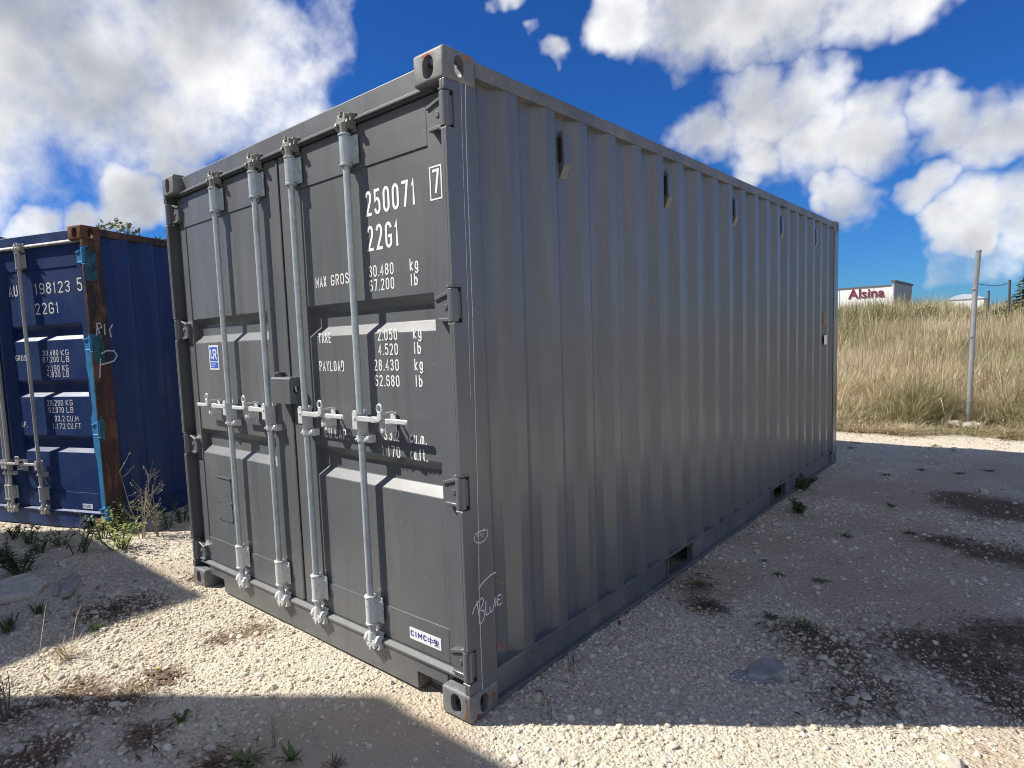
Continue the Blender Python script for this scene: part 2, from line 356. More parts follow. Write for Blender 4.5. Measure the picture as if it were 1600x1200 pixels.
FOOT = []           # footprints of the containers: (x0, y0, yaw)
CW, CL, CH = 2.438, 6.058, 2.591
def inside_foot(x, y, pad=0.0):
    m = np.zeros(np.shape(x), bool)
    for x0, y0, w in FOOT:
        c, s = math.cos(w), math.sin(w); u = (x - x0) * c + (y - y0) * s; v = -(x - x0) * s + (y - y0) * c
        m |= (u > -CW - pad) & (u < pad) & (v > -pad) & (v < CL + pad)
    return m

# ------------------------------------------------------------------ stroke lettering (condensed container stencil style)
def arc(cx, cy, rx, ry, a0, a1, n=5): return [(cx + rx * math.cos(R(a0 + (a1 - a0) * i / n)), cy + ry * math.sin(R(a0 + (a1 - a0) * i / n))) for i in range(n + 1)]
rx_, ry_ = .5, .22
O_ = arc(.5, 1 - ry_, rx_, ry_, 0, 180) + arc(.5, ry_, rx_, ry_, 180, 360)
def cl(p): return p + [p[0], p[1]]
GL = {
 '0': [cl(O_)], 'O': [cl(O_)], '1': [[(.12, .80), (.55, .98), (.55, 0)]],
 '2': [arc(.5, 1 - ry_, .5, ry_, 165, -10) + [(.9, .58), (.02, .0), (1, .0)]],
 '3': [arc(.5, .79, .5, .21, 165, -80) + [(.45, .56)], [(.45, .56)] + arc(.5, .27, .5, .28, 80, -160)],
 '4': [[(.75, 0), (.75, 1), (0, .28), (1, .28)]],
 '5': [[(.95, 1), (.06, 1), (.03, .56), (.2, .62)] + arc(.5, .32, .5, .31, 90, -20) + arc(.5, .22, .5, .22, -20, -165)],
 '6': [arc(.5, .8, .5, .2, 15, 180) + arc(.5, .22, .5, .22, 180, 360) + arc(.5, .36, .5, .22, 0, 180)],
 '7': [[(0, 1), (1, 1), (.42, 0)]],
 '8': [cl(arc(.5, .77, .45, .23, 0, 360, 12)), cl(arc(.5, .27, .5, .27, 0, 360, 12))],
 '9': [arc(.5, .2, .5, .2, 195, 360) + arc(.5, .78, .5, .22, 0, 180) + arc(.5, .64, .5, .22, 180, 360)],
 'A': [[(0, 0), (.5, 1), (1, 0)], [(.18, .3), (.82, .3)]], 'B': [[(0, 0), (0, 1), (.6, 1)] + arc(.6, .77, .36, .23, 90, -90) + [(0, .54)], [(.5, .54)] + arc(.6, .27, .4, .27, 90, -90) + [(0, 0)]],
 'C': [arc(.5, .8, .5, .2, 10, 180) + arc(.5, .2, .5, .2, 180, 350)], 'D': [[(0, 0), (0, 1), (.5, 1)] + arc(.5, .78, .5, .22, 90, 0) + arc(.5, .22, .5, .22, 0, -90) + [(0, 0), (0, .3)]],
 'E': [[(1, 1), (0, 1), (0, 0), (1, 0)], [(0, .52), (.8, .52)]], 'F': [[(1, 1), (0, 1), (0, 0)], [(0, .52), (.8, .52)]],
 'G': [arc(.5, .8, .5, .2, 10, 180) + arc(.5, .2, .5, .2, 180, 360) + [(1, .45), (.55, .45)]], 'I': [[(.5, 0), (.5, 1)]],
 'K': [[(0, 0), (0, 1)], [(1, 1), (.05, .48), (1, 0)]], 'L': [[(0, 1), (0, 0), (1, 0)]], 'M': [[(0, 0), (0, 1), (.5, .35), (1, 1), (1, 0)]],
 'N': [[(0, 0), (0, 1), (1, 0), (1, 1)]], 'P': [[(0, 0), (0, 1), (.6, 1)] + arc(.6, .74, .4, .26, 90, -90) + [(0, .48)]],
 'R': [[(0, 0), (0, 1), (.6, 1)] + arc(.6, .75, .4, .25, 90, -90) + [(0, .5)], [(.5, .5), (1, 0)]],
 'S': [arc(.5, .77, .5, .23, 10, 200) + [(.85, .42)] + arc(.5, .23, .5, .23, 20, -170)], 'T': [[(0, 1), (1, 1)], [(.5, 1), (.5, 0)]],
 'U': [[(0, 1)] + arc(.5, .22, .5, .22, 180, 360) + [(1, 1)]], 'X': [[(0, 0), (1, 1)], [(0, 1), (1, 0)]], 'Y': [[(0, 1), (.5, .5), (1, 1)], [(.5, .5), (.5, 0)]],
 'k': [[(.05, 0), (.05, 1)], [(.95, .7), (.1, .3), (1, 0)]], 'g': [cl(arc(.5, .38, .48, .34, 0, 360, 12)), [(.98, .7), (.98, -.1)] + arc(.5, -.1, .48, .18, 0, -160)],
 'l': [[(.5, 0), (.5, 1)]], 'b': [[(.03, 1), (.03, 0)], cl(arc(.5, .34, .47, .34, 0, 360, 12))], 'c': [arc(.5, .36, .5, .36, 40, 320, 9)],
 'u': [[(0, .7)] + arc(.5, .22, .5, .22, 180, 360) + [(1, .7)], [(1, .22), (1, 0)]], 'm': [[(0, 0), (0, .7)] + arc(.25, .52, .25, .18, 180, 0) + [(.5, 0)], [(.5, .5)] + arc(.75, .52, .25, .18, 180, 0) + [(1, 0)]],
 'f': [[(.35, 0), (.35, .8)] + arc(.65, .8, .3, .2, 180, 60), [(.0, .62), (.8, .62)]], 't': [[(.4, 1), (.4, .2)] + arc(.7, .2, .3, .2, 180, 270), [(0, .68), (.9, .68)]],
}
def ribbon(mb, pts, t, y):
    """flat ribbon of width t along pts (x, z) on the plane y."""
    P = [np.array(p, float) for p in pts]; n = len(P); vs = []
    closed = n > 3 and np.allclose(P[0], P[-2]) and np.allclose(P[1], P[-1])
    for i, p in enumerate(P):
        a = P[i] - P[i - 1] if i > 0 else (P[1] - P[0] if not closed else P[-2] - P[-3])
        b = P[i + 1] - P[i] if i < n - 1 else P[i] - P[i - 1]
        if closed and i == 0: a = P[-2] - P[-3]
        a = a / (np.linalg.norm(a) + 1e-12); b = b / (np.linalg.norm(b) + 1e-12)
        na, nb = np.array([-a[1], a[0]]), np.array([-b[1], b[0]]); m = na + nb; l = np.linalg.norm(m)
        m = na if l < 1e-6 else m / l
        k = min(1 / max(m @ na, .35), 1.9) * t / 2
        e = np.zeros(2)
        if not closed and i == 0: e = -b * t * .35
        if not closed and i == n - 1: e = a * t * .35
        q1, q2 = p + e + m * k, p + e - m * k
        vs += [(q1[0], y, q1[1]), (q2[0], y, q2[1])]
    mb.add(vs, [(2 * i, 2 * i + 1, 2 * i + 3, 2 * i + 2) for i in range(n - 2 if closed else n - 1)])
def lettering(txt, x0, x1, z, h, y, m, parent, stroke=None, fill=.72):
    units = [(.45 if c == '.' else .72 if c in '1lI' else .55 if c == ' ' else 1.22 if c in 'Mm' else 1.0) for c in txt]
    u = (x1 - x0) / (sum(units) - (1 - fill)); mb = MB(); x = x0; t = stroke or h * .118
    for c, w in zip(txt, units):
        gw = u * (w - (1 - fill))
        if c == '.': mb.add([(x + gw * .0, y, z), (x + t * 1.1, y, z), (x + t * 1.1, y, z + t * 1.1), (x + gw * .0, y, z + t * 1.1)], [(0, 1, 2, 3)])
        elif c in GL:
            for k, s in enumerate(GL[c]):
                ribbon(mb, [(x + t / 2 + q[0] * (gw - t), z + t / 2 + q[1] * (h - t)) for q in s], t, y - .00025 * k)
        x += u * w
    return mb.build('lettering', m, parent)

# ------------------------------------------------------------------ shipping containers
def solid_bool(base, cutters):
    """cut the cutter meshes out of the base mesh and return the result."""
    o = bpy.data.objects.new('tmp', base); C.objects.link(o); ts = []
    for c in cutters:
        t = bpy.data.objects.new('tmp_cut', c); C.objects.link(t); ts.append(t)
        md = o.modifiers.new('b', 'BOOLEAN'); md.operation = 'DIFFERENCE'; md.solver = 'EXACT'; md.object = t
    bpy.context.view_layer.update()
    me = bpy.data.meshes.new_from_object(o.evaluated_get(bpy.context.evaluated_depsgraph_get()))
    for t in [o] + ts: bpy.data.objects.remove(t, do_unlink=True)
    return me
def stadium(w, h, n=8):
    r = w / 2; k = h / 2 - r
    return [(r * math.cos(math.pi * i / n), k + r * math.sin(math.pi * i / n)) for i in range(n + 1)] + [(-r * math.cos(math.pi * i / n), -k - r * math.sin(math.pi * i / n)) for i in range(n + 1)]
def casting_mesh():
    # right / front / top corner: outer corner of the block at the origin, block reaches to -x, +y, -z
    w, d, h = .162, .178, .118
    base = MB().box(-w, 0, 0, d, -h, 0).mesh('corner_casting', .013, 3)
    cav = MB().box(-w + .03, -.03, .028, d - .03, -h + .02, -.028).mesh('cav')
    fr = MB().prism([(x - w / 2, z - h / 2 - .002) for x, z in stadium(.056, .084)], 1, -.05, .08).mesh('fr')
    sd_ = MB().prism([(y + d / 2 - .006, z - h / 2 - .002) for y, z in stadium(.051, .079)], 0, -.08, .05).mesh('sd')
    tp = MB().prism([(x - .085, y + .089) for x, y in stadium(.063, .124)], 2, -.08, .05).mesh('tp')
    me = solid_bool(base, [cav, fr, sd_, tp]); me.name = 'corner_casting'
    me.materials.clear()
    me.polygons.foreach_set('use_smooth', [True] * len(me.polygons)); me.set_sharp_from_angle(angle=R(38))
    return me
CAST = casting_mesh()
PITCH = .276
def corrugated(length, z0, z1, first, depth=.036, pitch=PITCH):
    """profile (along, in) of a corrugated wall: crest at 0, troughs at depth."""
    prof = [(.16, 0)]; y = first
    while y + .21 < length - .16:
        prof += [(y, 0), (y + .068, depth), (y + .138, depth), (y + .206, 0)]; y += pitch
    prof += [(length - .16, 0)]
    return prof
def hinge_mesh():
    mb = MB()
    # leaf on the door, tapering away from the pin, with raised upper and lower ribs; barrel; post lugs
    mb.prism([(-.125, -.040), (-.125, .028), (-.040, .052), (-.012, .052), (-.012, -.052), (-.115, -.052)], 1, .034, .058)
    mb.prism([(-.128, .022), (-.128, .036), (-.040, .060), (-.040, .047)], 1, .026, .058)
    mb.box(-.118, -.036, .026, .058, -.060, -.046)
    mb.cyl((-.075, .030, -.004), (-.075, .04, -.004), .012, n=10)
    mb.cyl((-.024, .022, -.062), (-.024, .022, .062), .021, n=14)
    mb.cyl((-.024, .022, -.072), (-.024, .022, .072), .009, n=10)
    mb.box(-.046, -.024, .028, .056, -.055, .055)
    return mb.mesh('hinge', .002, 1, True)
HINGE = hinge_mesh()
def lug_mesh():
    mb = MB()
    mb.prism([(-.040, .004), (-.002, .004), (-.002, .05), (-.040, .05)], 2, -.0045, .0045)
    return mb.mesh('hinge_lug', .002, 1)
LUG = lug_mesh()
def bearing_mesh(sgn=1):
    """rod bearing: cylindrical housing round the rod with a bolted ear; rod axis at x = 0, y = .020."""
    mb = MB()
    mb.cyl((0, .020, -.058), (0, .020, .058), .0255, n=18)
    mb.cyl((0, .020, -.068), (0, .020, -.058), .0285, n=18); mb.cyl((0, .020, .058), (0, .020, .068), .0285, n=18)
    mb.box(.0, .058, .040, .048, -.060, .060); mb.box(-.034, 0, .040, .048, -.060, .060)
    mb.box(.016, .030, .014, .048, -.056, .056)
    for z in (-.04, .0, .04):
        mb.cyl((.045, .036, z), (.045, .048, z), .007, n=6); mb.cyl((-.0245, .036, z), (-.0245, .05, z), .006, n=6)
    return mb.mesh('rod_bearing', .0015, 1, True)
BEAR = bearing_mesh()
def clamp_mesh():
    mb = MB()
    mb.cyl((0, .020, -.014), (0, .020, .014), .0225, n=16)
    mb.box(.0, .060, .010, .030, -.014, .014); mb.box(.030, .062, .020, .055, -.017, .017)
    mb.cyl((.045, .004, 0), (.045, .012, 0), .008, n=6); mb.box(-.026, -.010, .030, .055, -.012, .012)
    mb.cyl((-.012, -.006, -.002), (-.012, .004, -.002), .006, n=6)
    return mb.mesh('rod_clamp', .0015, 1, True)
CLAMP = clamp_mesh()
def cam_mesh():
    """cam with its jaws, at the end of a rod (upper end; flip for the lower end)."""
    mb = MB()
    mb.cyl((0, .020, -.03), (0, .020, .016), .019, .022, n=14)
    mb.prism([(-.030, .012), (-.034, .034), (-.020, .050), (-.012, .034), (.010, .034), (.016, .052), (.030, .044), (.030, .014), (.012, .004), (-.014, .004)], 1, .004, .036)
    mb.prism([(-.012, .036), (-.008, .058), (.004, .058), (.006, .036)], 1, .000, .020)
    return mb.mesh('cam', .003, 1, True)
CAM_M = cam_mesh()
def keeper_mesh():
    mb = MB()
    mb.box(-.040, .050, .044, .054, -.012, .066)
    for x in (-.040, .036): mb.prism([(.054, -.008), (.010, -.004), (-.004, .018), (.002, .034), (.016, .028), (.020, .044), (.012, .060), (.054, .064)], 0, x, x + .014)
    mb.box(-.028, .040, .020, .034, .006, .018)
    return mb.mesh('cam_keeper', .002, 1, True)
KEEP = keeper_mesh()
def hub_mesh():
    mb = MB()
    mb.prism([(-.018, -.050), (-.018, .018)] + [(.018 * math.cos(R(180 - 30 * i)), .018 + .018 * math.sin(R(180 - 30 * i))) for i in range(1, 6)] + [(.018, .018), (.018, -.050)], 1, -.014, -.007)
    mb.prism([(-.018, -.050), (-.018, .034), (.018, .034), (.018, -.050)], 1, .042, .047)
    mb.box(-.018, -.013, -.010, .045, -.045, .02); mb.box(.013, .018, -.010, .045, -.085, .02)
    mb.cyl((0, -.018, 0), (0, -.006, 0), .007, n=8)
    return mb.mesh('handle_hub', .0015, 1, True)
HUB = hub_mesh()
def handle_mesh(L_=.34):
    mb = MB()
    mb.prism([(.004, -.011), (.004, .011), (.105, .011), (.118, .014), (.150, .014), (.160, .010), (L_, .010), (L_, -.010), (.160, -.010), (.118, -.013), (.105, -.011)], 1, -.012, -.002)
    mb.box(.19, L_ - .004, -.0145, -.0115, -.0085, .0085)
    return mb.mesh('handle', .0015, 1, True)
HANDLE = handle_mesh()
def catch_mesh():
    mb = MB()
    # swinging catch with eye, pivoted on the retainer fixed to the door
    ring = [(.016 * math.cos(R(a)), .052 + .018 * math.sin(R(a))) for a in range(0, 360, 30)]
    mb.tube([(x, -.022, z) for x, z in ring + ring[:1]], .0055, 7)
    mb.prism([(-.012, .036), (.012, .040), (.010, .006), (-.004, -.004), (-.040, -.006), (-.046, .006), (-.020, .012)], 1, -.026, -.015)
    mb.prism([(-.016, .03), (.020, .03), (.022, -.05), (.014, -.075), (-.006, -.075), (-.014, -.05)], 1, .048, .054)
    mb.box(-.014, .018, -.004, .050, -.030, -.016); mb.box(-.016, -.008, -.010, .050, -.055, -.020); mb.box(.012, .020, -.010, .050, -.055, -.020)
    mb.cyl((.0, -.014, -.044), (.0, .05, -.044), .010, n=10)
    mb.box(.004, .014, -.016, .050, .026, .034)
    return mb.mesh('handle_catch', .002, 1, True)
CATCH = catch_mesh()

def container(name, label, x0, y0, z0, yaw, P, group=None):
    """20-foot box; local origin at the right lower corner of the door end, x to the left is negative, y towards the rear."""
    H = P.get('H', CH); Wd, Ln = CW, CL
    root = empty(name, (x0, y0, z0), yaw); tag(root, label, 'container', group)
    FOOT.append((x0, y0, yaw))
    pm, rm, cm, postm, hw, rodm = P['paint'], P['rail'], P['casting'], P['post'], P['hardware'], P['rod']
    # castings
    for sx in (0, 1):
        for sy in (0, 1):
            for sz in (0, 1):
                o = obj('corner_casting', CAST if not P.get('own') else P['cast_mesh'], None, root, (-Wd * sx, Ln * sy, H * sz))
                o.scale = (-1 if sx else 1, -1 if sy else 1, 1 if sz else -1)
                if not CAST.materials: CAST.materials.append(cm)
                o.material_slots[0].link = 'OBJECT'; o.material_slots[0].material = cm
    zb, zt = .118, H - .118
    HZ = P.get('hinges', (2.37, 1.655, .93, .23))
    # posts: door-end posts are an outer J with cut-outs at the hinges, rear posts folded angles
    for sx in (0, 1):
        mir = (lambda x: x) if sx == 0 else (lambda x: -Wd - x)
        mb = MB(); cuts = sorted([(max(z - .070, zb), min(z + .070, zt)) for z in HZ])
        out = [(.002, zb)]
        z = zb
        for a, b in cuts:
            if a > zb + 1e-6: out += [(.002, a), (.052, a)]
            else: out = [(.052, zb)]
            if a > z: mb.box(mir(-.031), mir(-.0165), .003, .016, z, a)
            out += [(.052, b)] + ([(.002, b)] if b < zt - 1e-6 else [])
            z = b
        if z < zt - 1e-6: out += [(.002, zt)]; mb.box(mir(-.031), mir(-.0165), .003, .016, z, zt)
        out += [(.168, zt), (.168, zb)]
        mb.prism(out, 0, mir(-.016), mir(-.004))
        mb.box(mir(-.075), mir(-.018), .108, .114, zb, zt)
        mb.box(mir(-.050), mir(-.005), .1685, .178, zb, zt)
        p_ = mb.build('corner_post', postm, root, .005, 2)
        mb = MB(); mb.box(mir(-.012), mir(-.003), Ln - .17, Ln - .004, zb, zt); mb.box(mir(-.16), mir(-.013), Ln - .012, Ln - .004, zb, zt)
        mb.build('corner_post', postm, root, .004, 2)
        if sx == 0: front_post = p_
    # side walls
    prof = corrugated(Ln, 0, 0, .166)
    for sx in (0, 1):
        mir = (lambda x: x) if sx == 0 else (lambda x: -Wd - x)
        mb = MB(); mb.sheet([(mir(-.010 - d), y) for y, d in prof], 2, .158, H - .062)
        w_ = mb.mesh('side_wall', .006, 2, True)
        # sheet(): axis 2 -> (x, y, z)
        wn(obj('side_wall', w_, pm, root))
        mb = MB(); mb.box(mir(-.064), mir(-.005), .178, Ln - .178, H - .074, H - .014)
        mb.build('top_side_rail', P.get('toprail', rm), root, .005, 2)
        # bottom rail: outward-facing channel with two fork pocket openings
        mb = MB(); fl = [(1.83, 2.19), (3.87, 4.23)]
        mb.box(mir(-.060), mir(-.006), .178, Ln - .178, .150, .160)
        ys = [.178] + [q for f in fl for q in f] + [Ln - .178]
        for a, b in zip(ys[::2], ys[1::2]):
            mb.box(mir(-.036), mir(-.028), a, b, .022, .150); mb.box(mir(-.060), mir(-.004), a, b, .012, .022)
        for a, b in fl:
            mb.box(mir(-.060), mir(-.004), a, b, .012, .020); mb.box(mir(-.052), mir(-.010), a - .006, a, .021, .149); mb.box(mir(-.052), mir(-.010), b, b + .006, .021, .149)
        mb.build('bottom_side_rail', rm, root, .002, 1)
        for a, b in fl:
            MB().box(mir(-.30), mir(-.29), a, b, .022, .15).build('fork_pocket', rm, root)
        # vents sit in the troughs
        if P.get('vents'):
            for k in range(5):
                yv = .718 + .068 + 1.104 * k; xo = -.046
                mb = MB()
                mb.prism([(mir(xo + .001), 2.452), (mir(xo + .026), 2.440), (mir(xo + .030), 2.305), (mir(xo + .004), 2.245), (mir(xo + .001), 2.245)], 1, yv + .014, yv + .066)
                mb.cyl((mir(xo), yv + .04, 2.262), (mir(xo + .014), yv + .04, 2.266), .005, n=8); mb.cyl((mir(xo), yv + .04, 2.461), (mir(xo + .006), yv + .04, 2.461), .005, n=8)
                v_ = mb.build('vent_cover', pm, root, .003, 1)
                MB().box(mir(xo + .002), mir(xo + .017), yv + .006, yv + .0135, 2.315, 2.425).build('vent_slot', black, v_)
    # rear wall, roof, floor, end rails
    prof = [(-Wd + .162, 0)]; x = -Wd + .20
    while x + .23 < -.165:
        prof += [(x, 0), (x + .07, .044), (x + .14, .044), (x + .21, 0)]; x += .2695
    prof += [(-.162, 0)]
    mb = MB(); mb.sheet([(x, Ln - .012 - d) for x, d in prof], 2, .158, H - .062); mb.build('end_wall', pm, root)
    prof = [(.178, 0)]; y = .25
    while y + .18 < Ln - .25:
        prof += [(y, 0), (y + .03, .02), (y + .12, .02), (y + .15, 0)]; y += .209
    prof += [(Ln - .178, 0)]
    mb = MB(); mb.sheet([(y, H - .012 - d) for y, d in prof], 0, -Wd + .066, -.066); mb.build('roof', pm, root)
    MB().box(-Wd + .061, -.061, .14, Ln - .06, .152, .185).build('floor', wood, root)
    for k in range(10):
        yk = .45 + k * .56
        if any(a - .1 < yk < b + .1 for a, b in ((1.83, 2.19), (3.87, 4.23))): continue
        MB().box(-Wd + .061, -.061, yk, yk + .045, .03, .150).build('cross_member', rm, root)
    MB().box(-Wd + .162, -.162, Ln - .07, Ln - .006, H - .074, H - .014).build('rear_top_rail', rm, root, .004, 1)
    MB().box(-Wd + .162, -.162, Ln - .06, Ln - .006, .015, .157).build('rear_bottom_rail', rm, root, .004, 1)
    # header with rain gutter, sill with the two notches
    DZ0, DZ1 = .180, H - .133
    mb = MB(); mb.prism([(.052, DZ1 + .030), (.052, H - .020), (.060, H - .014), (.177, H - .014), (.177, H - .02), (.10, H - .02), (.10, DZ1 + .030)], 0, -Wd + .163, -.163)
    hd = mb.build('door_header', pm, root, .003, 2)
    mb = MB(); mb.prism([(.028, DZ1 + .012), (.028, DZ1 + .020), (.052, DZ1 + .036), (.10, DZ1 + .036), (.10, DZ1 + .006), (.048, DZ1 + .006), (.048, DZ1 + .012)], 0, -Wd + .10, -.10)
    mb.build('rain_gutter', P.get('gutter', pm), root)
    mb = MB(); n0, n1 = -.345, -Wd + .345
    mb.prism([(-.163, .092), (n0, .092), (n0, .014), (n1, .014), (n1, .092), (-Wd + .163, .092), (-Wd + .163, .152), (-.163, .152)], 1, .040, .052)
    sl = mb.build('door_sill', pm, root, .002, 1)
    MB().prism([(.030, .153), (.030, .162), (.052, .174), (.130, .174), (.130, .153)], 0, -Wd + .05, -.05).build('sill_ledge', pm, root)
    mb = MB()
    for a, b in ((-.335, -.170), (-Wd + .170, -Wd + .335)):
        mb.box(a - .012, a - .004, .053, .11, .02, .09); mb.box(b - .002, b + .004, .053, .11, .02, .09); mb.box(a, b, .11, .115, .02, .09)
    mb.box(n1, n0, .053, .13, .014, .020)
    mb.build('sill_pocket', rm, root)
    # doors
    TR = P.get('troughs', [(1.713, 1.565), (1.031, .879)]); DY = .055
    pz0, pz1 = .331, 2.276
    for side in (0, 1):                    # 0: right door, 1: left door
        xe, xs = (-.078, -1.208) if side == 0 else (-1.231, -Wd + .078)
        xo, xi = (xe - .078, xs + .172) if side == 0 else (xe - .172, xs + .078)
        top = DZ1 + .002 + (H - CH)
        mb = MB()
        mb.box(xo, xe, DY, DY + .05, DZ0, DZ1); mb.box(xs, xi, DY, DY + .05, DZ0, DZ1)
        mb.box(xi + .0005, xo - .0005, DY + .0004, DY + .05, DZ0, pz0); mb.box(xi + .0005, xo - .0005, DY + .0004, DY + .05, pz1, DZ1)
        dr = mb.build('door', pm, root, .0035, 2)
        zz = [(DY + .006, pz1 - .0005)]
        for a, b in TR: zz += [(DY + .006, a), (DY + .042, a - .040), (DY + .042, b + .044), (DY + .006, b)]
        zz += [(DY + .006, pz0 + .0005)]
        zz = [(zz[0][0], pz1 - .001)] + zz[1:]
        mb = MB(); mb.sheet(zz, 0, xi + .0008, xo - .0008)
        wn(obj('door_panel', mb.mesh('door_panel', .004, 2, True), pm, dr))
        g = MB()
        g.box(xe - .0, xe + .012 if side == 0 else xe + .006, DY + .02, DY + .044, DZ0, DZ1); g.box(xs - (.005 if side == 0 else .012), xs, DY + .02, DY + .044, DZ0, DZ1)
        g.box(xs, xe, DY + .012, DY + .044, DZ1, DZ1 + .005); g.box(xs, xe, DY + .004, DY + .044, DZ0 - .006, DZ0)
        if side == 1: g.prism([(-1.2315, DY - .002), (-1.209, DY - .007), (-1.207, DY - .001), (-1.226, DY + .010)], 2, DZ0 + .01, DZ1 - .01)
        g.build('gasket', rubber, dr, .001, 1)
        sgn = 1 if side == 0 else -1
        for z in HZ:
            o = obj('hinge', HINGE if P.get('hinge_mat') is None else P['hinge_mesh'], P.get('hinge_mat') or pm, dr, (0 if side == 0 else -Wd, 0, z)); o.scale = (sgn, 1, 1)
            hs_ = [o]
            for dz in (-.0705, .0705):
                o = obj('hinge_lug', LUG, pm, dr, (0 if side == 0 else -Wd, 0, z + dz)); o.scale = (sgn, 1, 1); hs_.append(o)
            for ob in hs_:
                wn(ob); ob.material_slots[0].link = 'OBJECT'; ob.material_slots[0].material = (P.get('hinge_mat') or pm)
        def hwpart(nm, me, m, loc, sc=(1, 1, 1)):
            if not me.materials: me.materials.append(m)
            o = wn(obj(nm, me, None, dr, loc)); o.scale = sc; o.material_slots[0].link = 'OBJECT'; o.material_slots[0].material = m; return o
        for off in P.get('rods', (.600, .170)):
            xr = -Wd / 2 + off * sgn
            top_ = H - .125
            MB().cyl((xr, .020, .165), (xr, .020, top_), .0158, n=18).build('lock_rod', rodm, dr, smooth=True)
            hwpart('rod_bearing', BEAR, rodm, (xr, 0, H - .235), (1, 1, 1)); hwpart('rod_bearing', BEAR, P.get('low', rodm), (xr, 0, .305), (1, 1, -1))
            hwpart('cam', CAM_M, P.get('keep', dark_zinc), (xr, 0, H - .135)); hwpart('cam', CAM_M, P.get('keepl', hw), (xr, 0, .175), (1, 1, -1))
            hwpart('cam_keeper', KEEP, P.get('keep', dark_zinc), (xr, 0, H - .150)); hwpart('cam_keeper', KEEP, P.get('keepl', hw), (xr, 0, .185), (1, 1, -1))
            zh = P.get('handle_z', 1.195)
            hwpart('rod_clamp', CLAMP, hw, (xr, 0, zh - .095)); 
            hwpart('handle_hub', HUB, hw, (xr, 0, zh)); hwpart('handle', HANDLE, hw, (xr, 0, zh), (P.get('hs', 1) * sgn, 1, 1))
            hwpart('handle_catch', CATCH, hw, (xr + P.get('hs', 1) * sgn * .185, 0, zh), (1, 1, 1))
        if side == 0: right_door = dr
        else: left_door = dr
    return root, right_door, left_door, front_post

# ---- the grey container
GP = dict(paint=grey, rail=grey_rail, casting=cast_m, post=grey, hardware=zinc, rod=galv, vents=True, low=zinc)
gc, rdoor, ldoor, gpost = container('shipping_container', 'clean dark grey shipping container numbered 250071 with four galvanised lock rods', 0, 0, 0, 0, GP)
YP = .055 + .006 - .0012; YF = .055 - .0012
T = lambda t, a, b, z, h, y=YP, d=None, m=None, st=None: lettering(t, a, b, z, h, y, m or white_paint, d or rdoor, st)
T('250071', -.553, -.238, 2.068, .106); T('22G1', -.553, -.348, 1.920, .108)
T('7', -.136, -.098, 2.088, .092, YF)
fr = MB()
ribbon(fr, cl([(-.148, 2.068), (-.088, 2.068), (-.088, 2.190), (-.148, 2.190)]), .006, YF)
fr.build('lettering', white_paint, rdoor)
for t, a, b, z in (('MAX', -.955, -.868, 1.797), ('GROSS', -.832, -.660, 1.797), ('30.480', -.555, -.392, 1.809), ('kg', -.293, -.242, 1.811), ('67.200', -.555, -.392, 1.748), ('lb', -.293, -.248, 1.750),
                   ('TARE', -.958, -.858, 1.532), ('2.050', -.518, -.390, 1.533), ('kg', -.293, -.242, 1.535), ('4.520', -.518, -.390, 1.470), ('lb', -.293, -.248, 1.472),
                   ('PAYLOAD', -.965, -.770, 1.398), ('28.430', -.552, -.390, 1.402), ('kg', -.293, -.242, 1.404), ('62.680', -.552, -.390, 1.334), ('lb', -.293, -.248, 1.336),
                   ('CU.CAP.', -.955, -.768, 1.074), ('33.2', -.510, -.408, 1.096), ('cu.m.', -.345, -.243, 1.096), ('1.170', -.530, -.408, 1.024), ('cu.ft.', -.345, -.243, 1.026)):
    T(t, a, b, z, .050)
# stickers and plates
st = MB().box(-.398, -.205, YF - .0006, YF + .002, .222, .274).build('maker_sticker', sticker_w, rdoor)
lettering('CIMC', -.392, -.292, .237, .026, YF - .0014, ink, st, .0058, .74)
mb = MB()
for s in ([(.0, .7), (.9, .7), (.9, .3), (0, .3), (0, .7)], [(.45, 1), (.45, -.1)], [(1.25, 1), (1.1, .75)], [(1.2, .8), (1.2, .35)], [(1.45, 1), (1.45, .35)], [(1.2, .8), (1.9, .8)], [(1.2, .58), (1.85, .58)], [(1.15, .36), (1.95, .36)], [(1.55, .36), (1.55, -.15)], [(1.5, .2), (1.15, -.1)], [(1.6, .2), (1.95, -.1)]):
    ribbon(mb, [(-.283 + q[0] * .034, .236 + q[1] * .027) for q in s], .0036, YF - .0014)
mb.build('sticker_print', ink, st)
bs = MB().box(-2.102, -1.985, YP - .0008, YP + .002, 1.402, 1.548).build('class_sticker', sticker_w, ldoor)
MB().box(-2.092, -1.995, YP - .0016, YP - .0007, 1.453, 1.538).build('sticker_print', sticker_b, bs)
MB().box(-2.092, -1.995, YP - .0016, YP - .0007, 1.411, 1.447).build('sticker_print', sticker_b, bs)
lettering('L', -2.080, -2.045, 1.470, .055, YP - .0024, sticker_w, bs, .009); lettering('R', -2.050, -2.004, 1.462, .062, YP - .0024, sticker_w, bs, .010)
for k in range(2): MB().box(-2.084, -2.02 - .02 * k, YP - .0024, YP - .0017, 1.434 - .013 * k, 1.437 - .013 * k).build('sticker_print', sticker_w, bs)
mb = MB().box(-2.130, -1.955, .0575, .060, .470, .738)
mb.box(-2.132, -1.953, .052, .060, .738, .744)
for k in range(15):
    z = .71 - k * .0155
    if k in (6, 10): continue
    mb.box(-2.115, -1.975 - .03 * ((k * 7) % 3), .0567, .0576, z, z + .0045)
for x, z in ((-2.122, .585), (-1.963, .585), (-2.122, .482), (-1.963, .482)): mb.cyl((x, .0535, z), (x, .060, z), .006, n=8)
mb.build('data_plate', grey, ldoor)
